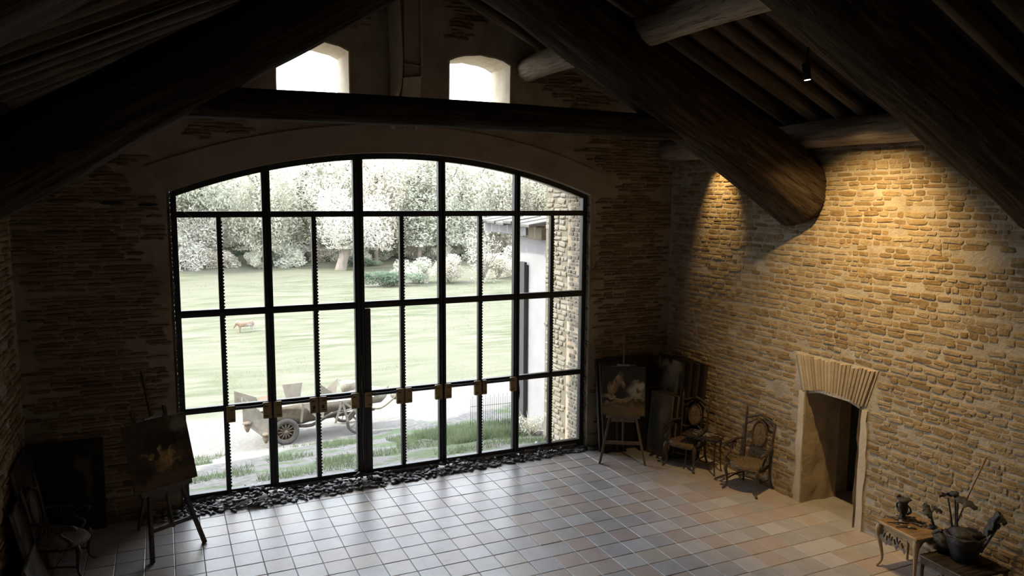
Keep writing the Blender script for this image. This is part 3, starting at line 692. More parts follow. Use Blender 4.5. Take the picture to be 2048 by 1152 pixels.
# ------------------------------------------------------------------ easels
def easel(loc,face,lean,pw,ph,pz,mast,woodmat,label,spread,splay,rear):
    """local frame: picture faces -Y, width X; front feet at y=0"""
    t=thing('easel',label,'easel',loc,math.atan2(face[1],face[0])+PI/2)
    tl=math.tan(lean); 
    def P(x,z,off=0): return Vector((x,z*tl+off,z))
    top=pz-.02; xt=spread/2*splay
    for s in (-1,1): MB().bar((s*spread/2,0,0),P(s*xt,pz+.05,.03),.058,.036,up=(1,0,0),bev=.004).build('leg',woodmat,t)
    MB().bar(P(0,.30,.02),P(0,mast,.02),.042,.024,up=(1,0,0),bev=.003).build('mast',woodmat,t)
    MB().bar(P(-.01,pz+.5,.06),(0.04,rear,0),.04,.026,up=(1,0,0)).build('rear_leg',woodmat,t)
    xb=spread/2-(spread/2-xt)*(.36/pz)
    MB().bar(P(-xb,.34,.01),P(xb,.34,.01),.03,.05).build('cross_rail',woodmat,t)
    MB().bar(P(-pw*.42,pz-.03,-.01),P(pw*.42,pz-.03,-.01),.04,.06,bev=.004).build('picture_shelf',woodmat,t)
    MB().bar(P(-.19,pz-.085,.02),P(.19,pz-.085,.02),.03,.09).build('shelf_block',woodmat,t)
    MB().bar(P(-.11,pz+ph+.012,-.01),P(.11,pz+ph+.012,-.01),.05,.022,bev=.003).build('top_clamp','silver',t)
    MB().bar(P(-.2,pz+ph-.05,.05),P(.2,pz+ph-.02,.05),.03,.05).build('head_rail',woodmat,t)
    return t,P
LE=math.radians(16.5)
t,P=easel((-.585,-.62,0),(.494,-.869),LE,.78,.80,.80,2.17,'easeldark','dark wooden easel standing before the left end of the big window',.68,.55,1.02)
for s in (-1,1): MB().bar(P(s*.2,1.52,.05),P(s*.2,1.72,.05),.035,.03,bev=.01).build('head_ear','easeldark',t)
PL=painting('painting_left',(.055,.038,.022),[(.5,.62,.28,.20,0,(.012,.012,.011)),(.75,.66,.16,.12,0,(.010,.011,.010)),(.87,.86,.16,.13,0,(.17,.155,.125)),(.56,.40,.19,.10,30,(.30,.17,.055)),(.33,.48,.05,.05,0,(.30,.20,.08)),(.60,.30,.22,.05,15,(.26,.16,.06)),(.25,.52,.05,.04,20,(.22,.13,.05)),(.78,.45,.09,.10,0,(.12,.07,.03)),(.5,.10,.6,.10,5,(.13,.075,.04)),(.2,.25,.12,.12,0,(.02,.016,.012)),(.62,.44,.03,.14,-30,(.48,.32,.13)),(.66,.38,.03,.12,-15,(.42,.28,.11)),(.50,.46,.03,.10,20,(.40,.26,.11)),(.47,.53,.03,.03,0,(.50,.36,.18)),(.30,.44,.04,.03,10,(.42,.30,.13))],7,.16)
PR=painting('painting_right',(.060,.046,.030),[(.4,.85,.6,.14,0,(.055,.055,.055)),(.5,.10,.7,.16,0,(.23,.165,.085)),(.5,.30,.6,.035,8,(.34,.25,.14)),(.20,.52,.09,.13,10,(.42,.31,.17)),(.40,.72,.07,.12,-20,(.40,.27,.15)),(.33,.60,.08,.10,0,(.30,.19,.10)),(.48,.50,.11,.10,0,(.05,.045,.045)),(.80,.50,.19,.17,0,(.44,.41,.34)),(.86,.60,.12,.10,0,(.50,.47,.40)),(.88,.51,.05,.03,0,(.13,.10,.07)),(.30,.35,.30,.03,-12,(.48,.37,.22)),(.65,.33,.2,.03,20,(.36,.26,.15)),(.45,.64,.03,.10,25,(.52,.40,.26)),(.36,.78,.035,.04,0,(.55,.42,.28)),(.24,.62,.03,.08,-30,(.50,.38,.22))],7,.15)
def canvas(name,label,w_,h_,d,frontmat,loc,rot,parent=None,cat='painting',group=None,frame=None):
    t=thing(name,label,cat,loc,0,group); t.rotation_euler=rot
    MB().box((0,d/2+.002,h_/2),(w_,d,h_),bev=.004).build('stretcher','canvas_side' if not frame else frame,t)
    MB().box((0,0,h_/2),(w_-.01,.006,h_-.01)).build('painted_canvas',frontmat,t)
    return t
def on_easel(loc,face,lean,pz,label,w_,h_,mat,offx=0,roll=0):
    rz=math.atan2(face[1],face[0])+PI/2
    R=Matrix.Translation(loc)@Matrix.Rotation(rz,4,'Z')@Matrix.Translation((offx,pz*math.tan(lean)-.045,pz))@Matrix.Rotation(-lean,4,'X')@Matrix.Rotation(roll,4,'Y')
    t=canvas('painting',label,w_,h_,.03,mat,(0,0,0),(0,0,0)); t.matrix_world=R; t.location=R.to_translation(); t.rotation_euler=R.to_euler(); return t
on_easel((-.585,-.62,0),(.494,-.869),LE,.80,'dark landscape painting with golden figures on the left easel',.80,.83,PL)
t,P=easel((6.057,-.186,0),(-.515,-.857),math.radians(11),.66,.78,.80,2.12,'easelwood','brown wooden easel standing by the right end of the window',.735,.52,.85)
on_easel((6.057,-.186,0),(-.515,-.857),math.radians(11),.79,'painting of pale figures and a grey cloud on the right easel',.70,.80,PR,.0)

# ------------------------------------------------------------------ leaning canvases
DK=painting('painting_dark_a',(.035,.026,.019),[(.55,.7,.25,.2,0,(.08,.05,.035)),(.3,.4,.12,.2,0,(.07,.04,.03)),(.75,.3,.12,.25,0,(.06,.05,.035))],4,.2)
DB=painting('painting_dark_b',(.05,.042,.032),[(.5,.75,.3,.12,20,(.20,.19,.18)),(.45,.5,.22,.14,-20,(.07,.075,.08)),(.6,.2,.4,.15,0,(.26,.20,.13)),(.5,.93,.5,.07,0,(.30,.24,.16)),(.85,.5,.10,.4,0,(.26,.20,.14))],4,.2)
DC=painting('painting_dark_c',(.020,.017,.014),[(.72,.75,.12,.07,-30,(.12,.08,.055)),(.80,.55,.05,.22,8,(.10,.065,.045)),(.35,.6,.15,.25,0,(.035,.022,.016))],4,.12)
DD=painting('painting_dark_d',(.10,.085,.06),[(.25,.55,.2,.35,0,(.035,.045,.055)),(.4,.2,.2,.12,0,(.04,.05,.06)),(.7,.7,.2,.2,0,(.17,.13,.085))],4,.2)
canvas('leaning_painting','large dark old painting leaning on the window wall behind the left chair',.86,1.18,.05,DC,(-1.86,.53,0),(-.11,0,0),frame='canvas_dark')
# left wall: frames seen edge-on
def lean_left(y,h_,w_,lean,x,label,mat='canvas_dark'):
    canvas('leaning_painting',label,w_,h_,.035,mat,(x,y,0),(-lean,0,PI/2),frame='canvas_side')
lean_left(-.10,1.28,1.05,.15,-2.03,'tall dark painting leaning on the left wall nearest the corner',DK)
lean_left(-.72,.98,.80,.20,-1.98,'worn picture leaning in front on the left wall, pale frame edge lit',DK)
lean_left(-1.15,.50,.70,.30,-1.9,'small grey canvas low against the left wall at the picture edge',DD)
# right corner, window wall
canvas('leaning_painting','very large dark painting leaning on the window wall behind the right easel',1.18,1.60,.05,DK,(6.62,.46,0),(-.115,0,0),frame='canvas_dark')
canvas('leaning_painting','tall narrow dark canvas edge at the window end of the stack behind the easel',.42,1.56,.04,'canvas_dark',(6.28,.40,0),(-.12,0,.05),frame='canvas_dark')
canvas('leaning_painting','narrow dark stretcher leaning behind the easel legs, left',.05,1.3,.05,'canvas_dark',(6.32,.33,0),(-.14,.09,.1))
canvas('leaning_painting','narrow dark stretcher leaning behind the easel legs, right',.05,1.3,.05,'canvas_dark',(6.45,.33,0),(-.14,.09,.1))
canvas('leaning_painting','dark portrait canvas standing in front of the very large one beside the easel',.44,1.08,.04,DC,(6.93,.24,0),(-.10,0,.02),frame='canvas_dark')
for i,(dx,lab) in enumerate(((0,'painting with a pale tree sky, front one of the tall stack in the corner'),(.075,'second canvas edge of the tall stack leaning on the right wall'),(.15,'third canvas edge of the tall stack leaning on the right wall'),(.225,'rearmost canvas edge of the tall stack against the right wall'))):
    t=canvas('leaning_painting',lab,.80,1.62,.045,DB if i==0 else 'canvas_dark',(7.08+dx,.14-.10*i,0),(-.07,0,-PI/2-.10),group='tall canvases in the right corner',frame='canvas_dark')
for i,(dx,lab) in enumerate(((0,'small blue-grey picture at the front of the low stack behind the left chair'),(.085,'second canvas of the low stack behind the chair'),(.17,'third canvas of the low stack behind the chair'))):
    canvas('leaning_painting',lab,.50,1.06,.035,DD if i==0 else 'canvas_dark',(6.83+dx,-.03-.03*i,0),(-.10,0,-PI/2+.16),group='low stack of canvases by the corner',frame='canvas_side')

# ------------------------------------------------------------------ chairs (face local -Y)
def chair(loc,rz,label,seatmat='cane',h=1.17,style=0):
    t=thing('armchair',label,'chair',loc,rz); w2=.27; d2=.23; sh=.41; CW='chairwood'
    # seat: serpentine outline
    n=36; ol=[]
    for i in range(n):
        a=2*PI*i/n; ca,sa=math.cos(a),math.sin(a); q=1/((abs(ca)**3.4+abs(sa)**3.4)**(1/3.4)); ww=w2*(1.0 if sa<0 else .86)
        ol.append((ca*q*(w2 if sa<0 else ww)+0, sa*q*d2-(.03*math.cos(ca*q*PI) if sa<-.3 else 0)))
    mb=MB(); vs=[]; fs=[]
    L=[(1.0,sh-.045),(1.03,sh-.02),(1.0,sh+.005),(.9,sh+.018),(.45,sh+.012)]
    for k,(sc_,z) in enumerate(L):
        for x,y in ol: vs.append((x*sc_,y*sc_,z+.01*math.cos(x*14) if k<3 else z))
    for k in range(len(L)-1): fs+=[(k*n+i,k*n+(i+1)%n,(k+1)*n+(i+1)%n,(k+1)*n+i) for i in range(n)]
    fs+=[tuple(range(n-1,-1,-1)),tuple((len(L)-1)*n+i for i in range(n))]
    mb.add(vs,fs,True).build('seat',seatmat,t)
    MB().tube([(x*1.02,y*1.02,sh-.035+.008*math.cos(x*14)) for x,y in ol]+[(ol[0][0]*1.02,ol[0][1]*1.02,sh-.035)],.019,8).build('seat_rail',CW,t)
    for s in (-1,1):
        # cabriole front legs
        MB().tube([(s*.245,-.20,sh-.01),(s*.262,-.225,sh-.08),(s*.25,-.21,.24),(s*.242,-.20,.11),(s*.262,-.232,.035),(s*.285,-.258,.012)],[.026,.031,.022,.015,.014,.019],8,sub=4).build('leg',CW,t)
        # rear leg + post with finial
        zt=h
        MB().tube([(s*.245,.275,.012),(s*.222,.235,.15),(s*.218,.215,.34),(s*.22,.218,.48),(s*.225,.245,.72),(s*.238,.285,zt-.17),(s*.243,.305,zt-.08),(s*.243,.31,zt-.045),(s*.243,.31,zt)],[.018,.016,.020,.021,.019,.018,.024,.012,.016],8,sub=3).build('leg',CW,t)
        # arm and its support with a twig cluster
        ah=.66
        MB().tube([(s*.228,.25,ah+.03),(s*.29,.12,ah+.035),(s*.318,-.02,ah+.01),(s*.33,-.15,ah-.005),(s*.318,-.215,ah-.03),(s*.305,-.20,ah-.055)],[.018,.022,.024,.028,.026,.015],8,sub=4).build('armrest',CW,t)
        MB().tube([(s*.252,-.13,sh),(s*.30,-.16,sh+.06),(s*.285,-.07,sh+.13),(s*.30,-.06,ah-.06),(s*.325,-.14,ah-.01)],[.02,.022,.017,.016,.02],8,sub=4).build('arm_support',CW,t)
        mb=MB()
        for q in range(5):
            yy=-.03+.035*q; mb.tube([(s*.31,yy,ah),(s*.305,yy+.01,ah-.05-.03*(q%2)),(s*.30,yy+random.uniform(-.02,.02),ah-.09-.03*(q%3))],[.012,.008,.003],6)
        mb.build('carved_twigs',CW,t)
        MB().tube([(s*.245,-.20,.15),(s*.236,0,.17),(s*.222,.225,.16)],.011,6,sub=3).build('stretcher',CW,t)
    MB().tube([(-.232,.02,.168),(0,.0,.185),(.232,.02,.168)],.010,6,sub=4).build('stretcher',CW,t)
    # top rail
    MB().tube([(-.24,.285,h-.17),(-.14,.295,h-.135),(-.05,.30,h-.10),(0,.30,h-.085),(.05,.30,h-.10),(.14,.295,h-.135),(.24,.285,h-.17)],[.017,.026,.024,.03,.024,.026,.017],8,sub=3,flat=.7).build('top_rail',CW,t)
    # oval back: frame and cane panel
    cy0,cz=.262,.80; rw_,rh=(.115,.185) if style==0 else (.11,.165)
    ov=[(rw_*math.cos(2*PI*i/28),cy0+.06*math.sin(2*PI*i/28)*.6,cz+rh*math.sin(2*PI*i/28)) for i in range(29)]
    MB().tube(ov,.016,8).build('back_frame',CW,t)
    mb=MB(); vs=[]; nn=28
    for k,rr in enumerate((1,.8,.4)):
        for i in range(nn): a=2*PI*i/nn; vs.append((rw_*rr*math.cos(a),cy0-(.012*(1-rr)) +.036*math.sin(a)*rr,cz+rh*rr*math.sin(a)))
    vs.append((0,cy0-.014,cz)); fs=[(k*nn+i,k*nn+(i+1)%nn,(k+1)*nn+(i+1)%nn,(k+1)*nn+i) for k in range(2) for i in range(nn)]+[(2*nn+i,2*nn+(i+1)%nn,3*nn) for i in range(nn)]
    b=[(x,y+.016,z) for x,y,z in vs[:nn]]; o_=len(vs); vs+=b; fs+=[tuple(o_+i for i in range(nn))]+[(i,o_+i,o_+(i+1)%nn,(i+1)%nn) for i in range(nn)]
    mb.add(vs,fs,True).build('back_panel','cane',t)
    mb=MB()
    mb.tube([(-.22,.235,.60),(-.15,.24,.58),(-.09,.245,.60),(-.05,.25,cz-rh)],.013,6,sub=3); mb.tube([(.22,.235,.60),(.15,.24,.58),(.09,.245,.60),(.05,.25,cz-rh)],.013,6,sub=3)
    mb.build('lower_back_rail',CW,t)
    for s in (-1,1): MB().tube([(s*.23,.27,.90),(s*.19,.272,.93),(s*.13,.28,.97),(s*.06,.285,1.02)],.011,6,sub=3).build('back_twig',CW,t)
    return t
chair((7.205,-1.85,0),math.radians(-72),'carved twig armchair with oval cane back, next to the low doorway')
chair((6.975,-.65,0),math.radians(-66),'carved twig armchair with wavy seat, beside the small tray table','cane',1.17,1)
chair((-1.80,-.60,0),math.radians(82),'dark curved armchair with striped worn seat in the left corner','seatfabric',1.12)

# ------------------------------------------------------------------ small tray table with brushes
t=thing('side_table','small thin-legged table between the two armchairs, its top crowded with brushes','table',(7.09,-.93,0),math.radians(-62))
MB().box((0,0,.585),(.60,.34,.022),bev=.006).build('tabletop','chairwood',t)
MB().box((0,0,.555),(.54,.28,.035)).build('apron','chairwood',t)
for sx in (-1,1):
    for sy in (-1,1):
        MB().tube([(sx*.24,sy*.12,.56),(sx*.235,sy*.12,.3),(sx*.25,sy*.13,.06),(sx*.262,sy*.14,.01)],[.017,.014,.011,.014],8,sub=3).build('leg','chairwood',t)
for sx in (-1,1): MB().tube([(sx*.24,-.12,.20),(sx*.14,0,.16),(sx*.24,.12,.20)],.009,6,sub=4).build('stretcher','chairwood',t)
MB().tube([(-.14,0,.16),(0,.03,.10),(.14,0,.16)],.009,6,sub=4).build('stretcher','chairwood',t)
Mt=Matrix.Translation((7.09,-.93,0))@Matrix.Rotation(math.radians(-62),4,'Z')
for i in range(16):
    x,y=random.uniform(-.24,.24),random.uniform(-.12,.12); a=random.gauss(0,.45)+(0 if i%3 else .9); L=random.uniform(.13,.22)
    p=Mt@Vector((x,y,.603+.006*(i%3)))
    t=thing('paintbrush',['thin paintbrush with pale ferrule lying on the small tray table'][0],'brush',p,a+math.radians(-62),'brushes on the small tray table')
    MB().tube([(-L/2,0,0),(L*.2,0,0),(L*.28,0,0)],[.003,.005,.004],6).build('handle','silver' if i%2 else 'black',t)
    MB().tube([(L*.28,0,0),(L*.42,0,0),(L*.5,0,0)],[.005,.007,.002],6).build('bristles','palette_paint',t)
p=Mt@Vector((.02,0,.598)); o=MB().prism([(-.24+.02*math.sin(i*2),0) for i in ()] or [(.20*math.cos(2*PI*i/20),.11*math.sin(2*PI*i/20)*(1-.3*math.cos(2*PI*i/20))) for i in range(20)],.006,'xy',0).build('paint_palette','palette_paint',None,p,(0,0,math.radians(-55)))
tag(o,'paint-crusted palette lying under the brushes on the small tray table','palette')

# ------------------------------------------------------------------ console table with tools (right foreground)
rzt=math.radians(-4)
TB=(7.16,-4.61)
t=thing('console_table','pale carved table with curved legs and spatulas hung on its front','table',(TB[0],TB[1],0),rzt)
hh=.56; MB().box((0,0,hh),(.52,.56,.024),bev=.007).build('tabletop','tabletop',t)
mb=MB(); mb.box((0,.26,hh-.006),(.54,.03,.03),bev=.006); mb.box((0,-.27,hh-.006),(.54,.03,.03),bev=.006); mb.box((-.255,0,hh-.006),(.03,.57,.03),bev=.006); mb.box((.255,0,hh-.006),(.03,.57,.03),bev=.006); mb.build('top_moulding','palewood',t)
def apron(L,axis,off):
    n=14; pl=[(-L/2+L*i/n,hh-.02) for i in range(n+1)]+[(L/2-L*i/n,hh-.10-.035*math.cos(4*PI*i/n)-.02*math.cos(2*PI*i/n)) for i in range(n+1)]
    return MB().prism(pl[::-1],.022,axis,off)
apron(.46,'yz',-.235).build('apron','palewood',t); apron(.46,'yz',.215).build('apron','palewood',t)
apron(.42,'xz',-.25).build('apron','palewood',t); apron(.42,'xz',.235).build('apron','palewood',t)
for sx in (-1,1):
    for sy in (-1,1):
        MB().tube([(sx*.225,sy*.245,hh-.02),(sx*.245,sy*.262,hh-.09),(sx*.235,sy*.255,hh-.2),(sx*.205,sy*.23,.17),(sx*.205,sy*.23,.08),(sx*.235,sy*.255,.02),(sx*.245,sy*.262,.008)],[.034,.036,.026,.017,.014,.018,.014],8,sub=4).build('leg','palewood',t)
Mt=Matrix.Translation((TB[0],TB[1],0))@Matrix.Rotation(rzt,4,'Z')
for i in range(9):
    p=Mt@Vector((-.262,.19-.035*i,hh-.10-.02*(i%3)))
    s_=thing('palette_knife','small palette knife hanging on the front of the pale carved table','tool',p,random.uniform(-.3,.3),'palette knives hung on the table front')
    s_.rotation_euler=(random.uniform(-.5,.5),0,0)
    MB().box((0,0,-.01),(.012,.014,.06),bev=.002).build('handle','black',s_)
    MB().prism([(-.012,-.04),(.012,-.04),(.014,-.085),(0,-.11),(-.014,-.085)],.003,'yz',0).build('blade','silver',s_)
for i in range(12):
    p=Mt@Vector((random.uniform(-.18,.10),random.uniform(-.05,.22),hh+.02+.007*(i%3))); L=random.uniform(.16,.28)
    s_=thing('paintbrush','brush or tool in the heap on the pale carved table','brush',p,random.gauss(-.9,.4),'brushes heaped on the pale carved table')
    MB().tube([(-L/2,0,0),(L*.25,0,0)],[.005,.008],6).build('handle','black' if i%3 else 'silver',s_)
    MB().tube([(L*.25,0,0),(L*.4,0,0),(L*.5,0,0)],[.009,.013,.004],6).build('bristles','palette_paint' if i%2 else 'bronze',s_)
p=Mt@Vector((.02,.17,hh+.012))
t=thing('bronze_vase','twisted dark bronze vase with knobbly handles at the back of the pale table','vase',p)
MB().lathe([(.05,0),(.045,.03),(.03,.06),(.045,.10),(.055,.15),(.045,.20),(.06,.235),(.085,.25),(.06,.26),(.03,.262)],14,wob=.22).build('body','bronze',t)
for s in (-1,1): MB().tube([(0,s*.045,.19),(0,s*.085,.17),(.01,s*.09,.12),(0,s*.05,.08)],.012,7,sub=4).build('handle','bronze',t)
MB().ell((0,.07,.265),(.03,.02,.02),8,6,wob=.4).build('rim_knob','bronze',t)
p=Mt@Vector((.12,-.10,hh+.01))
t=thing('bronze_leaf_sculpture','bronze sculpture of a drooping leaf on a bent stem, on the table corner','sculpture',p)
MB().tube([(.03,-.05,0),(.01,-.03,.10),(-.01,.0,.20),(-.01,.01,.27)],[.02,.013,.011,.012],8,sub=4).build('stem','bronze',t)
def leaf(L,wd,cup,seed=0):
    mb=MB(); vs=[];fs=[]; n=12;m=6
    for i in range(n+1):
        u=i/n; ww=wd*math.sin(PI*min(1,u*.93+.07))**.7*(1+.18*math.sin(u*21+seed))
        for j in range(m+1):
            v=j/m*2-1; vs.append((u*L,v*ww,-cup*v*v*ww*2-.35*L*u*u+.012*math.sin(u*17+v*5)))
    k=len(vs); vs+=[(x,y,z-.008) for x,y,z in vs]
    for i in range(n):
        for j in range(m):
            a=i*(m+1)+j; fs.append((a,a+1,a+m+2,a+m+1)); fs.append((k+a,k+a+m+1,k+a+m+2,k+a+1))
    return mb.add(vs,fs,True)
leaf(.17,.05,.5).xf(Matrix.Translation((-.01,.05,.285))@Matrix.Rotation(-1.9,4,'Z')@Matrix.Rotation(.5,4,'Y')).build('leaf','bronze',t)
leaf(.12,.035,.5,2).xf(Matrix.Translation((-.01,-.02,.28))@Matrix.Rotation(-1.2,4,'Z')).build('leaf','bronze',t)
MB().ell((.02,-.04,.02),(.05,.05,.025),10,6,wob=.4).build('base','bronze',t)
# low dark table
t=thing('low_table','low dark brown table in front of the pale carved one, under the bronze pot','table',(7.17,-5.23,0),rzt)
MB().box((0,0,.40),(.62,.60,.03),bev=.006).build('tabletop','log_dark',t)
MB().box((-.305,0,.36),(.02,.56,.07)).build('apron','chairwood',t); MB().box((.305,0,.36),(.02,.56,.07)).build('apron','chairwood',t)
MB().bar((-.318,-.29,.408),(-.318,.29,.408),.008,.008).build('edge_strip','silver',t)
for sx in (-1,1):
    for sy in (-1,1): MB().tube([(sx*.28,sy*.27,.39),(sx*.285,sy*.275,.2),(sx*.27,sy*.26,.0)],[.026,.02,.016],8,sub=3).build('leg','chairwood',t)
# pot with bronze plants
PX,PY,PZ=7.20,-5.20,.415
t=thing('bronze_pot','dark bronze bucket-shaped pot with rippled folds on the low dark table','pot',(PX,PY,PZ))
MB().lathe([(.10,0),(.12,.02),(.135,.08),(.17,.19),(.19,.28),(.18,.295),(.165,.285),(.15,.22)],24,wob=.09).build('bucket','bronze',t)
MB().tube([(.192*math.cos(2*PI*i/24),.192*math.sin(2*PI*i/24),.285+.014*math.sin(i*1.7)) for i in range(25)],.011,7).build('rim','bronze',t)
MB().ell((0,0,.28),(.16,.16,.07),16,8,wob=.5).build('moss_mound','bronze',t)
t=thing('bronze_mask_sculpture','crouching dark bronze shell form beside the bucket pot','sculpture',(7.18,-4.99,PZ))
MB().ell((0,.02,.10),(.10,.12,.10),14,10,wob=.45).build('shell','bronze',t)
MB().tube([(0,.11,.02),(-.02,.13,.12),(-.01,.10,.20),(0,.03,.235)],[.025,.03,.028,.02],8,sub=4).build('arching_rib','bronze',t)
MB().tube([(0,-.10,.03),(0,-.05,.15),(0,.02,.24)],[.025,.022,.018],8,sub=4).build('arching_rib','bronze',t)
t=thing('bronze_mushroom_sculpture','tall bronze stems carrying a wide wavy dark cap behind the pot','sculpture',(7.22,-5.06,PZ+.24))
for dx,dy,tx,ty,hh2 in ((0,.02,.0,.10,.37),(.01,-.01,.0,.02,.42),(.0,-.03,.0,-.01,.42)):
    MB().tube([(dx,dy,-.05),(dx,dy+.3*(ty-dy),.15),(tx,ty,hh2)],[.016,.010,.008],7,sub=4).build('stem','bronze',t)
leaf(.25,.075,.3,1).xf(Matrix.Translation((0,.02,.44))@Matrix.Rotation(-PI/2,4,'Z')@Matrix.Rotation(-.12,4,'Y')).build('wavy_cap','bronze',t)
leaf(.17,.05,-.3,3).xf(Matrix.Translation((0,.04,.42))@Matrix.Rotation(PI/2,4,'Z')@Matrix.Rotation(.1,4,'Y')).build('wavy_cap','bronze',t)
MB().ell((0,.03,.445),(.05,.05,.03),10,6,wob=.5).build('cap_centre','bronze',t)
MB().ell((0,0,.0),(.045,.06,.05),10,6,wob=.5).build('root_lump','bronze',t)
t=thing('bronze_leaf_sculpture','large folded bronze leaf rising on a stalk at the right of the pot','sculpture',(7.2,-5.36,PZ+.22))
MB().tube([(0,-.02,-.05),(0,-.10,.12),(0,-.17,.28),(0,-.19,.44)],[.018,.012,.010,.010],8,sub=4).build('stem','bronze',t)
leaf(.34,.07,.6,5).xf(Matrix.Translation((-.02,-.18,.47))@Matrix.Rotation(PI/2,4,'Z')@Matrix.Rotation(.85,4,'Y')).build('leaf','bronze',t)
leaf(.13,.05,.5,2).xf(Matrix.Translation((-.01,-.17,.46))@Matrix.Rotation(-PI/2,4,'Z')@Matrix.Rotation(.35,4,'Y')).build('leaf','bronze',t)
o=MB().tube([(7.26,-5.02,PZ+.22),(7.27,-5.16,PZ+.72),(7.28,-5.31,1.60)],[.009,.008,.010],8).build('thin_stick','tabletop'); tag(o,'long thin brown stick leaning up out of the bronze pot','stick')

# ------------------------------------------------------------------ outside
def gz(y,x=0): return -min(2.0,max(0,.25*(y-1.2)))-.02
xs=np.concatenate([np.linspace(-70,-4,14),np.linspace(-3,14,80),np.linspace(15,110,26)]); ys=np.concatenate([np.linspace(1.24,14,70),np.linspace(14.5,60,60),np.linspace(63,170,20)])
vs=[];
for y in ys:
    for x in xs:
        z=gz(y)+(.04*mnoise.noise(Vector((x*.9,y*.9,0)))+.02*mnoise.noise(Vector((x*3,y*3,0))) if y>1.6 else 0)
        if y>14: z+=.18*mnoise.noise(Vector((x*.12,y*.12,4)))
        if y>58: z+=(y-58)*.12
        vs.append((x,y,z))
nx=len(xs); fs=[(j*nx+i,j*nx+i+1,(j+1)*nx+i+1,(j+1)*nx+i) for j in range(len(ys)-1) for i in range(nx-1)]
o=MB().add(vs,fs,True).build('ground','terrain'); struct(o,'pale green meadow, dusty track and gravelly bank outside the window','ground')
# grass blades
def blades(n,region,hr,name,mat,label,wid=.012,dens=None):
    V=[];F=[];k=0; cnt=0
    while cnt<n:
        x=random.uniform(region[0],region[1]); y=random.uniform(region[2],region[3]); cnt+=1
        if dens and mnoise.noise(Vector((x*.9*1.0+3,y*.9,.5)))<dens: continue
        h_=random.uniform(*hr); a=random.uniform(0,PI); dx,dy=math.cos(a)*wid,math.sin(a)*wid; lx,ly=random.gauss(0,h_*.4),random.gauss(0,h_*.4); z=gz(y)-.02
        V+=[(x-dx,y-dy,z),(x+dx,y+dy,z),(x+lx,y+ly,z+h_)]; F.append((k,k+1,k+2)); k+=3
    me=bpy.data.meshes.new(name); me.from_pydata(V,[],F); me.materials.append(MAT[mat]); o=link(name,me); tag(o,label,'grass',kind='stuff'); return o
blades(42000,(-1.5,9,2.0,8.5),(.05,.16),'bank_grass','grass','tufts of green grass on the gravelly bank just outside the window',.008,.08)
blades(16000,(4.6,7.6,3.6,6.8),(.08,.28),'fence_grass','grass','longer green grass around the wire fence outside',.009,-.05)
blades(60000,(-2,32,13.4,48),(.03,.09),'meadow_grass','grass_pale','pale meadow grass in low clumps on the field',.008,.02)
def bushmesh(name,mat,R,n,leaf=.12,seed=0,clump=12,stalk=True):
    r=random.Random(seed); V=[];F=[];k=0
    cl=[(r.gauss(0,.45),r.gauss(0,.45),r.uniform(.12,.9)) for _ in range(clump)]
    for i in range(n):
        c=cl[r.randrange(clump)]; 
        while True:
            q=Vector((r.uniform(-1,1),r.uniform(-1,1),r.uniform(-1,1)))
            if .3<q.length<1: break
        s_=.42; p=Vector((c[0]*R[0]*.85,c[1]*R[1]*.85,c[2]*R[2]))+Vector((q.x*R[0]*s_,q.y*R[1]*s_,q.z*R[2]*s_*.7))
        if p.z<0: p.z=abs(p.z)*.4
        a=Vector((r.gauss(0,1),r.gauss(0,1),r.gauss(0,1))).normalized(); b=a.orthogonal().normalized()
        l=leaf*r.uniform(.5,1.6); a*=l; b*=l*r.uniform(.15,.5)
        V+=[p-a,p+b,p+a,p-b]; F.append((k,k+1,k+2,k+3)); k+=4
    me=bpy.data.meshes.new(name); me.from_pydata([tuple(v) for v in V],[],F); me.materials.append(MAT[mat]); return me
def branches(h,R,seed,n=26,trunk=.16,start=.25,rad=.05):
    r=random.Random(seed); mb=MB()
    for i in range(n):
        z=h*r.uniform(start,.8); a=r.uniform(0,2*PI); L=R*r.uniform(.5,1.05)
        p=[(0,0,z),(math.cos(a)*L*.4,math.sin(a)*L*.4,z+L*.35),(math.cos(a)*L*.8,math.sin(a)*L*.8,z+L*r.uniform(.4,.9))]
        mb.tube(p,[rad,rad*.6,rad*.2],5,sub=2)
        for q in range(3):
            b=Vector(p[1]).lerp(Vector(p[2]),q/3); d=Vector((r.gauss(0,1),r.gauss(0,1),r.uniform(.1,1))).normalized()*L*.4; mb.tube([b,b+d],[rad*.4,rad*.1],4)
    return mb
trees=[]
for k in range(5):
    h_=[10.5,9.5,11.5,10,9][k]; R=[3.3,2.8,3.6,3.0,2.6][k]
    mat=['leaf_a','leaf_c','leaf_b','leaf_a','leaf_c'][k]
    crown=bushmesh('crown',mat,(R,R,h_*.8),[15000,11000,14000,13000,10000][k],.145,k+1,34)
    tr=MB().tube([(0,0,-.3),(.08,0,h_*.2),(.2,.1,h_*.5),(.1,0,h_*.85)],[.24,.19,.13,.04],8,sub=3).mesh('trunk',MAT['bark'])
    br=branches(h_,R,k,34,rad=.07).mesh('branches',MAT['bark'])
    trees.append((crown,tr,br,h_))
LB=['pale green leafy tree','brownish twiggy tree','grey-green dense tree','light bushy tree','bare-branched tree']
rt=random.Random(11); pos=[]
ORD=['leftmost']+[a+' from the left' for a in ('second','third','fourth','fifth','sixth','seventh','eighth','ninth','tenth','eleventh','twelfth','thirteenth','fourteenth','fifteenth','sixteenth','seventeenth','eighteenth','nineteenth','twentieth','twenty-first','twenty-second','twenty-third','twenty-fourth','twenty-fifth','twenty-sixth','twenty-seventh','twenty-eighth','twenty-ninth','thirtieth')]
seen={}
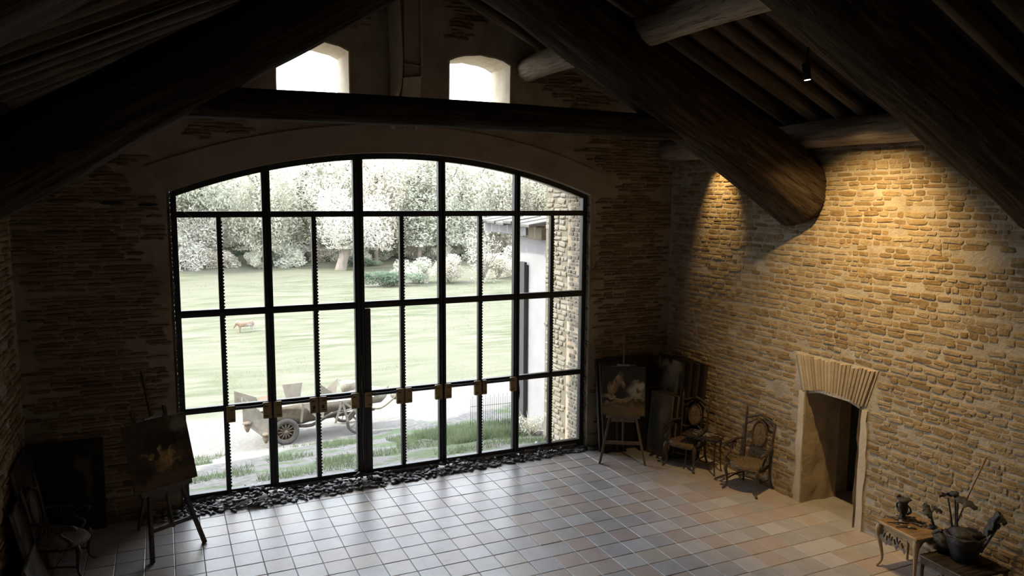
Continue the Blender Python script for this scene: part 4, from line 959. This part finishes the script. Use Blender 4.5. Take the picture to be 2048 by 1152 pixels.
for row,(y0,stp) in enumerate(((61,3.6),(68,3.9),(77,4.4),(88,5.2))):
    x=-18+row*1.1
    while x<26+y0*.42: pos.append((x+rt.uniform(-.8,.8),y0+rt.uniform(-2,2))); x+=stp
rows=['in the front row of the wood','in the second row of the wood','in the third row','in the back row']
for i,(x,y) in enumerate(pos):
    k=rt.randrange(5); crown,tr,br,h_=trees[k]; z=gz(y)+(max(0,y-58)*.12)-.2; row=0 if y<64.5 else 1 if y<72 else 2 if y<82 else 3
    q_=seen.get(row,0); seen[row]=q_+1; lab=LB[k]+', '+ORD[min(q_,29)]+' '+rows[row]
    t=thing('woodland_tree',lab,'tree',(x,y,z),rt.uniform(0,6.28),'trees of the wood beyond the meadow'); s_=rt.uniform(.85,1.08)*(1.03,1.08,1.2,1.25)[row]; t.scale=(s_,s_,s_)
    cr=link('crown',crown,t); cr.location=(0,0,h_*.16)
    link('trunk',tr,t); link('branches',br,t)
# distinctive nearer trees
t=thing('bare_tree','slender grey trunk tree standing at the left edge of the meadow','tree',(3.5,63,-2.1))
MB().tube([(0,0,-.2),(-.1,0,1.8),(-.25,0,3.6),(.0,0,5.5),(.3,0,8)],[.42,.3,.25,.16,.05],9,sub=3).build('trunk','bark',t); branches(8.5,3.2,77,36,rad=.09).build('branches','bark',t)
link('crown',bushmesh('crown_bare','leaf_c',(3,3,6),1500,.2,9,18),t,(0,0,3.4))
t=thing('leaning_tree','pale tree with a thick short leaning trunk at the middle of the meadow edge','tree',(13.2,55,-2.1))
MB().tube([(0,0,-.2),(.35,0,1.2),(.9,0,2.6),(1.0,0,4.5)],[.55,.42,.34,.12],9,sub=3).build('trunk','bark',t); branches(6.5,3.0,78,34,start=.3,rad=.09).xf(Matrix.Translation((.8,0,0))).build('branches','bark',t)
link('crown',bushmesh('crown_white','leaf_e',(3.6,3,4.6),11000,.13,19,24),t,(.8,0,2.0))
t=thing('blossom_bush','large white blossoming bush at the far left of the meadow','bush',(1.6,60,-2.1))
link('foliage',bushmesh('foliage_white','leaf_e',(2.3,2.3,4.6),9000,.12,29,24),t); MB().tube([(0,0,-.1),(0,.1,1.2),(.2,0,2.5)],[.2,.14,.05],7).build('stems','bark',t)
t=thing('weeping_tree','white flowering tree with drooping twigs right of the meadow centre','tree',(20.5,62,-2.1))
MB().tube([(0,0,-.2),(.1,0,2.2),(.0,0,5)],[.35,.25,.1],8,sub=3).build('trunk','bark',t); branches(7,3,79,30,rad=.08).build('branches','bark',t); link('crown',bushmesh('crown_white2','leaf_e',(3.2,3,5.2),10000,.12,39,24),t,(0,0,1.6))
def bush(x,y,R,mat,label,seed,n=5000,leaf=.075):
    t=thing('bush',label,'bush',(x,y,gz(y)-.05))
    link('foliage',bushmesh('foliage',mat,R,n,leaf,seed,12),t)
    mb=MB(); r=random.Random(seed)
    for i in range(7): a=r.uniform(0,6.28); mb.tube([(0,0,0),(math.cos(a)*R[0]*.3,math.sin(a)*R[1]*.3,R[2]*.5),(math.cos(a)*R[0]*.7,math.sin(a)*R[1]*.7,R[2]*.95)],[.05,.035,.012],5,sub=2)
    mb.build('stems','bark',t); return t
ru=random.Random(21)
for i in range(15):
    x=-2+i*2.9+ru.uniform(-.6,.6); y=60.5+ru.uniform(-1.2,1.5); z_=gz(y)+max(0,y-58)*.12
    k_=i%3; t=thing('undergrowth_bush',['pale twiggy undergrowth bush at the foot of the wood','grey-green undergrowth bush at the foot of the wood','brownish undergrowth bush at the foot of the wood'][k_]+', '+ORD[i],'bush',(x,y,z_-.1),ru.uniform(0,6),'undergrowth bushes along the foot of the wood')
    if i<3: UB=globals().setdefault('UB',[]); UB.append((bushmesh('foliage',['leaf_a','leaf_b','leaf_c'][k_],(1.9,1.2,1.7),4500,.10,90+i,14),MB().tube([(0,0,-.1),(.1,0,.7),(.3,.1,1.3)],[.06,.04,.01],5).mesh('stems',MAT['bark'])))
    link('foliage',UB[k_][0],t); link('stems',UB[k_][1],t); q_=ru.uniform(.7,1.25); t.scale=(q_,q_,q_)
bush(13.9,42.0,(1.9,.9,1.0),'leaf_d','low dark green bush at the left end of the scrub line',51)
bush(16.4,43.0,(1.7,1.0,1.7),'leaf_b','grey-green bush second from the left in the scrub line',52)
bush(18.6,42.5,(1.6,1.0,1.9),'leaf_c','brown twiggy bush in the middle of the scrub line',53)
bush(23.0,43.5,(1.8,1.0,2.0),'leaf_c','wide pale brown bush at the right end of the scrub line',55)
bush(25.6,44.5,(1.8,1.0,2.2),'leaf_a','pale bush beside the outbuilding roof at the meadow edge',56)
bush(6.6,65.5,(2.4,1,1.0),'leaf_d','dark low hedge behind the slender grey tree',57)
bush(15.8,58,(1.8,1,.8),'leaf_d','dark low bush right of the leaning trunk',58)
bush(10.0,66,(2.2,1,1.2),'leaf_b','grey-green undergrowth between the two meadow trees',59)
t=thing('multi_stem_shrub','bare fan-shaped shrub of many thin stems in the scrub line','shrub',(20.9,41.5,-2.05))
mb=MB(); r=random.Random(5)
for i in range(26):
    a=r.uniform(0,6.28); L=r.uniform(.5,1.5); hh2=r.uniform(2,4.2)
    mb.tube([(0,0,0),(math.cos(a)*L*.3,math.sin(a)*L*.3,hh2*.4),(math.cos(a)*L,math.sin(a)*L,hh2)],[.045,.03,.008],5,sub=2)
    for q in range(3): p=Vector((math.cos(a)*L*.6,math.sin(a)*L*.6,hh2*.65)); mb.tube([p,p+Vector((r.gauss(0,.4),r.gauss(0,.4),r.uniform(.4,1)))],[.015,.004],4)
mb.build('stems','bark',t); link('twig_leaves',bushmesh('twig_leaves','leaf_c',(1.8,1.4,4.0),900,.09,61,14),t)
# return wall, outbuilding, post, fence
rt_w=MB().box((6.24,1.955,2.6),(.58,.90,7.0)).build('wall_outside','tan'); struct(rt_w,'pale rubble stone wall running outward beside the window, seen through the glass','wall')
st=courses(YO,2.40,-.6,6.0,(.06,.12),(.12,.34),lambda *a:False,(.012,.035),gap=.014,rotr=.08)
stonework(rt_w,(5.95,0,0),(0,1,0),(0,0,1),(-1,0,0),st,'extstone',limit=220)
t=thing('outbuilding','white rendered outbuilding with a projecting pale stone eave beyond the side wall','building',(6.9,3.4,-1.0))
MB().box((0,.1,2.2),(1.1,1.75,4.6)).build('wall','white_render',t)
MB().box((-.54,-.74,2.2),(.06,.12,4.6)).build('corner_strip','tan',t)
MB().box((-.62,1.3,4.66),(.35,2.2,.22),bev=.01).build('eave_course','white_render',t)
MB().box((-.60,-.15,4.62),(.34,.6,.25),bev=.01).build('eave_corbel','tan',t)
for i in range(7): MB().box((-.75+.02*(i%2),-.35+.42*i,4.83+.02*(i%3)),(.7,.40,.07),Matrix.Rotation(-.16,3,'Y'),.012).build('roof_slab','rooftile',t)
MB().box((.1,.6,4.86),(1.3,3.2,.12),Matrix.Rotation(-.06,3,'Y')).build('roof','rooftile',t)
o=MB().box((6.27,4.06,1.03),(.06,.23,3.9),bev=.01).build('grey_post','greywood'); tag(o,'tall flat dark grey plank post standing before the white outbuilding','post')
def fence(A,B,label):
    A=Vector(A);B=Vector(B); t=thing('wire_fence',label,'fence',A); d=B-A; L=d.length; n=int(L/.05)
    for i in range(n+1):
        p=d*(i/n); hh2=.86 if i%2 else .78; p.z=gz(A.y+p.y)-A.z
        MB().tube([p-Vector((0,0,.05)),p+Vector((0,0,hh2))],.006,5).build('wire',"iron",t)
    for h_ in (.12,.6): MB().tube([Vector((0,0,h_)),Vector((d.x,d.y,gz(B.y)-A.z+h_))],.007,5).build('rail','iron',t)
fence((5.95,6.25,gz(6.25)),(6.95,5.95,gz(5.95)),'thin metal hoop fence panel on the grass, left one')
fence((6.98,5.9,gz(5.9)),(6.55,4.55,gz(4.55)),'thin metal hoop fence panel turning toward the white outbuilding')
t=thing('dry_plant','clump of dry weeds at the foot of the white outbuilding wall','plant',(6.15,3.35,gz(3.35)))
mb=MB(); r=random.Random(3)
for i in range(40):
    a=r.uniform(0,6.28); L=r.uniform(.08,.3); mb.tube([(0,0,0),(math.cos(a)*L*.5,math.sin(a)*L*.9,.15),(math.cos(a)*L,math.sin(a)*L*1.8,r.uniform(.15,.45))],[.008,.006,.002],4,sub=2)
mb.build('stalks','leaf_c',t); link('leaves',bushmesh('weed_leaves','leaf_b',(.22,.5,.35),500,.03,71,8),t)

# ------------------------------------------------------------------ vintage car
car=thing('vintage_car','dusty khaki open vintage car with spoked wheels on the track outside','car',(2.06,9.25,-2.02),math.radians(6))
def wheel(x,y,r,tr,name='wheel',spk=12,dark=True):
    e=bpy.data.objects.new(name,None); C.objects.link(e); e.parent=car; e.location=(x,y,r); e.empty_display_size=.1
    MB().tube([((r-tr)*math.cos(2*PI*i/36),0,(r-tr)*math.sin(2*PI*i/36)) for i in range(37)],tr,10,cap=False).build('tyre','tyre',e)
    mb=MB().tube([((r-2*tr)*math.cos(2*PI*i/36),0,(r-2*tr)*math.sin(2*PI*i/36)) for i in range(37)],.018,8,cap=False)
    mb.tube([(0,-.05,0),(0,.05,0)],.045,12)
    for i in range(spk):
        a=2*PI*i/spk; mb.tube([(.03*math.cos(a),0,.03*math.sin(a)),((r-2*tr)*math.cos(a),0,(r-2*tr)*math.sin(a))],[.017,.012],6)
    mb.build('spokes','khaki_dark' if dark else 'khaki',e)
    if dark: MB().lathe([(.05,.035),(.22,.04),(.22,.05),(.05,.05)],20).xf(Matrix.Rotation(-PI/2,4,'X')).build('brake_drum','hub',e)
for y in (0,1.15): wheel(0,y,.345,.058); wheel(1.93,y,.345,.036,spk=10,dark=False)
# hull : lofted sections (x, halfwidth, zbottom, ztop)
sec=[(-.62,.30,.62,.92),(-.45,.44,.48,.99),(.0,.50,.40,1.02),(.5,.50,.38,1.02),(.95,.48,.46,1.0),(1.3,.40,.58,.95),(1.7,.30,.62,.92),(2.2,.28,.62,.94),(2.45,.25,.64,.92)]
vs=[];n=14
for x,hw,zb,zt in sec:
    for i in range(n):
        a=2*PI*i/n; ca,sa=math.cos(a),math.sin(a); q=1/((abs(ca)**3+abs(sa)**3)**(1/3)); vs.append((x,.575+ca*q*hw,(zb+zt)/2+sa*q*(zt-zb)/2))
fs=[(k*n+i,(k+1)*n+i,(k+1)*n+(i+1)%n,k*n+(i+1)%n) for k in range(len(sec)-1) for i in range(n)]+[tuple(range(n)),tuple((len(sec)-1)*n+i for i in range(n-1,-1,-1))]
MB().add(vs,fs,True).build('hull','khaki_dark',car)
def plate(pts,th,name,mat='khaki'):
    """thin plate in 3-D"""
    P=[Vector(p) for p in pts]; nrm=(P[1]-P[0]).cross(P[2]-P[0]).normalized()*th; k=len(P)
    MB().add(P+[p+nrm for p in P],[tuple(range(k)),tuple(range(2*k-1,k-1,-1))]+[(i,k+i,k+(i+1)%k,(i+1)%k) for i in range(k)]).build(name,mat,car)
plate([(-1.03,.05,.72),(-1.03,.05,1.38),(-.85,.2,1.2),(-.2,.25,1.05),(-.45,.0,.80)],.02,'rear_flap')
plate([(-1.03,.05,.72),(-.38,.0,.80),(-.46,-.08,.36),(-.60,-.1,.33)],.02,'rear_flap')
plate([(-1.03,1.1,.78),(-1.03,1.1,1.3),(-.5,1.0,1.08),(-.4,1.0,.8)],.02,'rear_flap')
plate([(-.62,-.02,.96),(.45,-.08,1.04),(.45,.12,1.06),(-.62,.2,1.0)],.015,'side_deck')
plate([(.42,-.06,1.03),(.78,-.10,.60),(.95,-.10,.62),(1.05,.0,1.03)],.015,'side_panel')
plate([(.36,-.06,.55),(.42,-.08,1.03),(.47,-.08,1.03),(.41,-.06,.55)],.03,'side_strut')
plate([(.20,.75,1.02),(.58,.75,1.02),(.66,.82,1.38),(.13,.82,1.38)],.05,'seat_back')
plate([(-.55,.35,1.02),(-.1,.4,1.03),(-.2,.75,1.12),(-.5,.7,1.1)],.05,'seat_cushion','orange')
plate([(.98,.25,1.0),(.98,.25,1.42),(1.42,.3,1.06)],.015,'folded_windscreen')
plate([(1.42,.3,1.05),(1.5,.35,1.5),(1.12,.5,1.12)],.015,'folded_windscreen')
MB().lathe([(.15,0),(.20,.16),(.23,.33),(.20,.33)],16,(1.86,.62,.97)).build('canvas_bucket','khaki',car)
plate([(.95,-.12,.98),(2.35,-.10,.96),(2.35,.0,.98),(.95,.02,1.0)],.02,'running_board')
for x in (1.28,1.62): plate([(1.42,-.14,.98),(1.48,-.14,.98),(x+.0,-.16,.42),(x-.06,-.16,.42)],.03,'front_strut')
plate([(1.42,-.14,.98),(1.50,-.14,.98),(1.98,-.18,.60),(1.9,-.18,.56)],.03,'front_strut')
MB().tube([(.35,.1,.42),(.7,.08,.40),(1.1,.06,.58),(1.5,.1,.66)],.045,8,sub=3).build('drive_shaft','hub',car)
MB().tube([(0,0,.345),(0,1.15,.345)],.04,10).build('rear_axle','hub',car); MB().tube([(1.93,0,.345),(1.93,1.15,.345)],.03,10).build('front_axle','hub',car)
MB().bar((-.2,.3,.45),(2.5,.3,.52),.05,.07).build('chassis_rail','hub',car); MB().bar((-.2,.85,.45),(2.5,.85,.52),.05,.07).build('chassis_rail','hub',car)
MB().tube([(1.55,.5,.78),(1.9,.48,.86),(2.4,.5,.88),(2.75,.5,.85),(2.85,.5,.80)],[.22,.30,.31,.27,.16],14,sub=3,flat=.8).build('bonnet','khaki',car)
MB().tube([(2.3,.15,.62),(2.6,.1,.58),(2.95,.1,.78),(3.15,.15,.95)],.022,7,sub=4).build('front_spring','khaki_dark',car)
MB().tube([(2.3,.9,.62),(2.6,.95,.58),(2.95,.95,.78),(3.15,.9,.95)],.022,7,sub=4).build('front_spring','khaki_dark',car)
MB().lathe([(.06,-.08),(.13,.0),(.135,.06),(.10,.08)],14).xf(Matrix.Translation((3.05,.25,.86))@Matrix.Rotation(PI/2,4,'Y')).build('headlamp','khaki',car)
for x,y,z in ((-.94,.02,.62),(-.52,-.10,.30)):
    MB().lathe([(.03,-.14),(.05,-.10),(.09,.0),(.07,.05),(.12,.07),(.11,.11),(.04,.13)],10,(x,y,z)).build('tail_lamp','khaki_dark',car)

# ------------------------------------------------------------------ pony (faces local -X, head lowered)
def skin(name,nodes,edges,mat,parent,sub=2):
    me=bpy.data.meshes.new(name); me.from_pydata([n[0] for n in nodes],edges,[]); me.materials.append(mat)
    o=link(name,me,parent); md=o.modifiers.new('s','SKIN'); sv=me.skin_vertices[0].data
    for i,n in enumerate(nodes): r=n[1]; sv[i].radius=(r,r) if not hasattr(r,'__len__') else r
    sv[0].use_root=True
    o.modifiers.new('u','SUBSURF').levels=sub
    for p in me.polygons: p.use_smooth=True
    o.modifiers['u'].render_levels=sub
    return o
m,nt,b=new_mat('pony_coat'); tc=N(nt,'ShaderNodeTexCoord'); n_=N(nt,'ShaderNodeTexNoise',Scale=1.7,Detail=2); mp=N(nt,'ShaderNodeMapping'); mp.inputs['Location'].default_value=(.35,0,.2)
nt.links.new(tc.outputs['Object'],mp.inputs[0]); nt.links.new(mp.outputs[0],n_.inputs['Vector'])
sx=N(nt,'ShaderNodeSeparateXYZ'); nt.links.new(tc.outputs['Object'],sx.inputs[0]); ma=nt.nodes.new('ShaderNodeMath'); ma.operation='MULTIPLY_ADD'; nt.links.new(sx.outputs[0],ma.inputs[0]); ma.inputs[1].default_value=.30; nt.links.new(n_.outputs[0],ma.inputs[2])
col=ramp(nt,ma.outputs[0],[(.50,(.17,.115,.075)),(.58,(.26,.245,.22))]); nt.links.new(col,b.inputs['Base Color']); b.inputs['Roughness'].default_value=.8
pony=thing('pony','small tan and white pony standing in the meadow, head to the left','pony',(2.75,26.6,-2.05),math.radians(12)); pony.scale=(.75,.75,.75)
nodes=[((.30,0,.60),(.17,.19)),((.08,0,.57),(.18,.19)),((-.15,0,.58),(.17,.18)),((-.32,0,.63),(.14,.15)),((-.46,0,.66),(.095,.12)),((-.57,0,.62),(.07,.09)),((-.66,0,.50),(.065,.075)),((-.72,0,.38),(.045,.05)),((.42,0,.63),(.13,.15))]
edges=[(0,1),(1,2),(2,3),(3,4),(4,5),(5,6),(6,7),(0,8)]
def addleg(root,pts):
    prev=root
    for p,r in pts: nodes.append((p,r)); edges.append((prev,len(nodes)-1)); prev=len(nodes)-1
for s in (-1,1):
    addleg(3,[((-.33,s*.10,.48),.075),((-.34+.03*s,s*.11,.28),.042),((-.34+.05*s,s*.11,.08),.03),((-.37+.05*s,s*.11,.025),.038)])
    addleg(8,[((.40,s*.11,.48),.09),((.36+.04*s,s*.12,.34),.055),((.45+.04*s,s*.12,.22),.038),((.42+.04*s,s*.12,.06),.028),((.39+.04*s,s*.12,.022),.036)])
skin('body',nodes,edges,m,pony)
for s in (-1,1): MB().tube([(-.60,s*.05,.63),(-.60,s*.075,.71),(-.60,s*.06,.74)],[.025,.02,.004],6).build('ear',m,pony)
MB().tube([(.52,0,.68),(.62,0,.58),(.62,0,.35),(.60,0,.22)],[.03,.055,.05,.015],8,sub=3).build('tail','leaf_e',pony)
MB().tube([(-.33,0,.76),(-.46,.0,.78),(-.57,.0,.71),(-.64,.03,.60)],[.02,.05,.045,.015],8,sub=3,flat=.7).build('mane','leaf_e',pony)
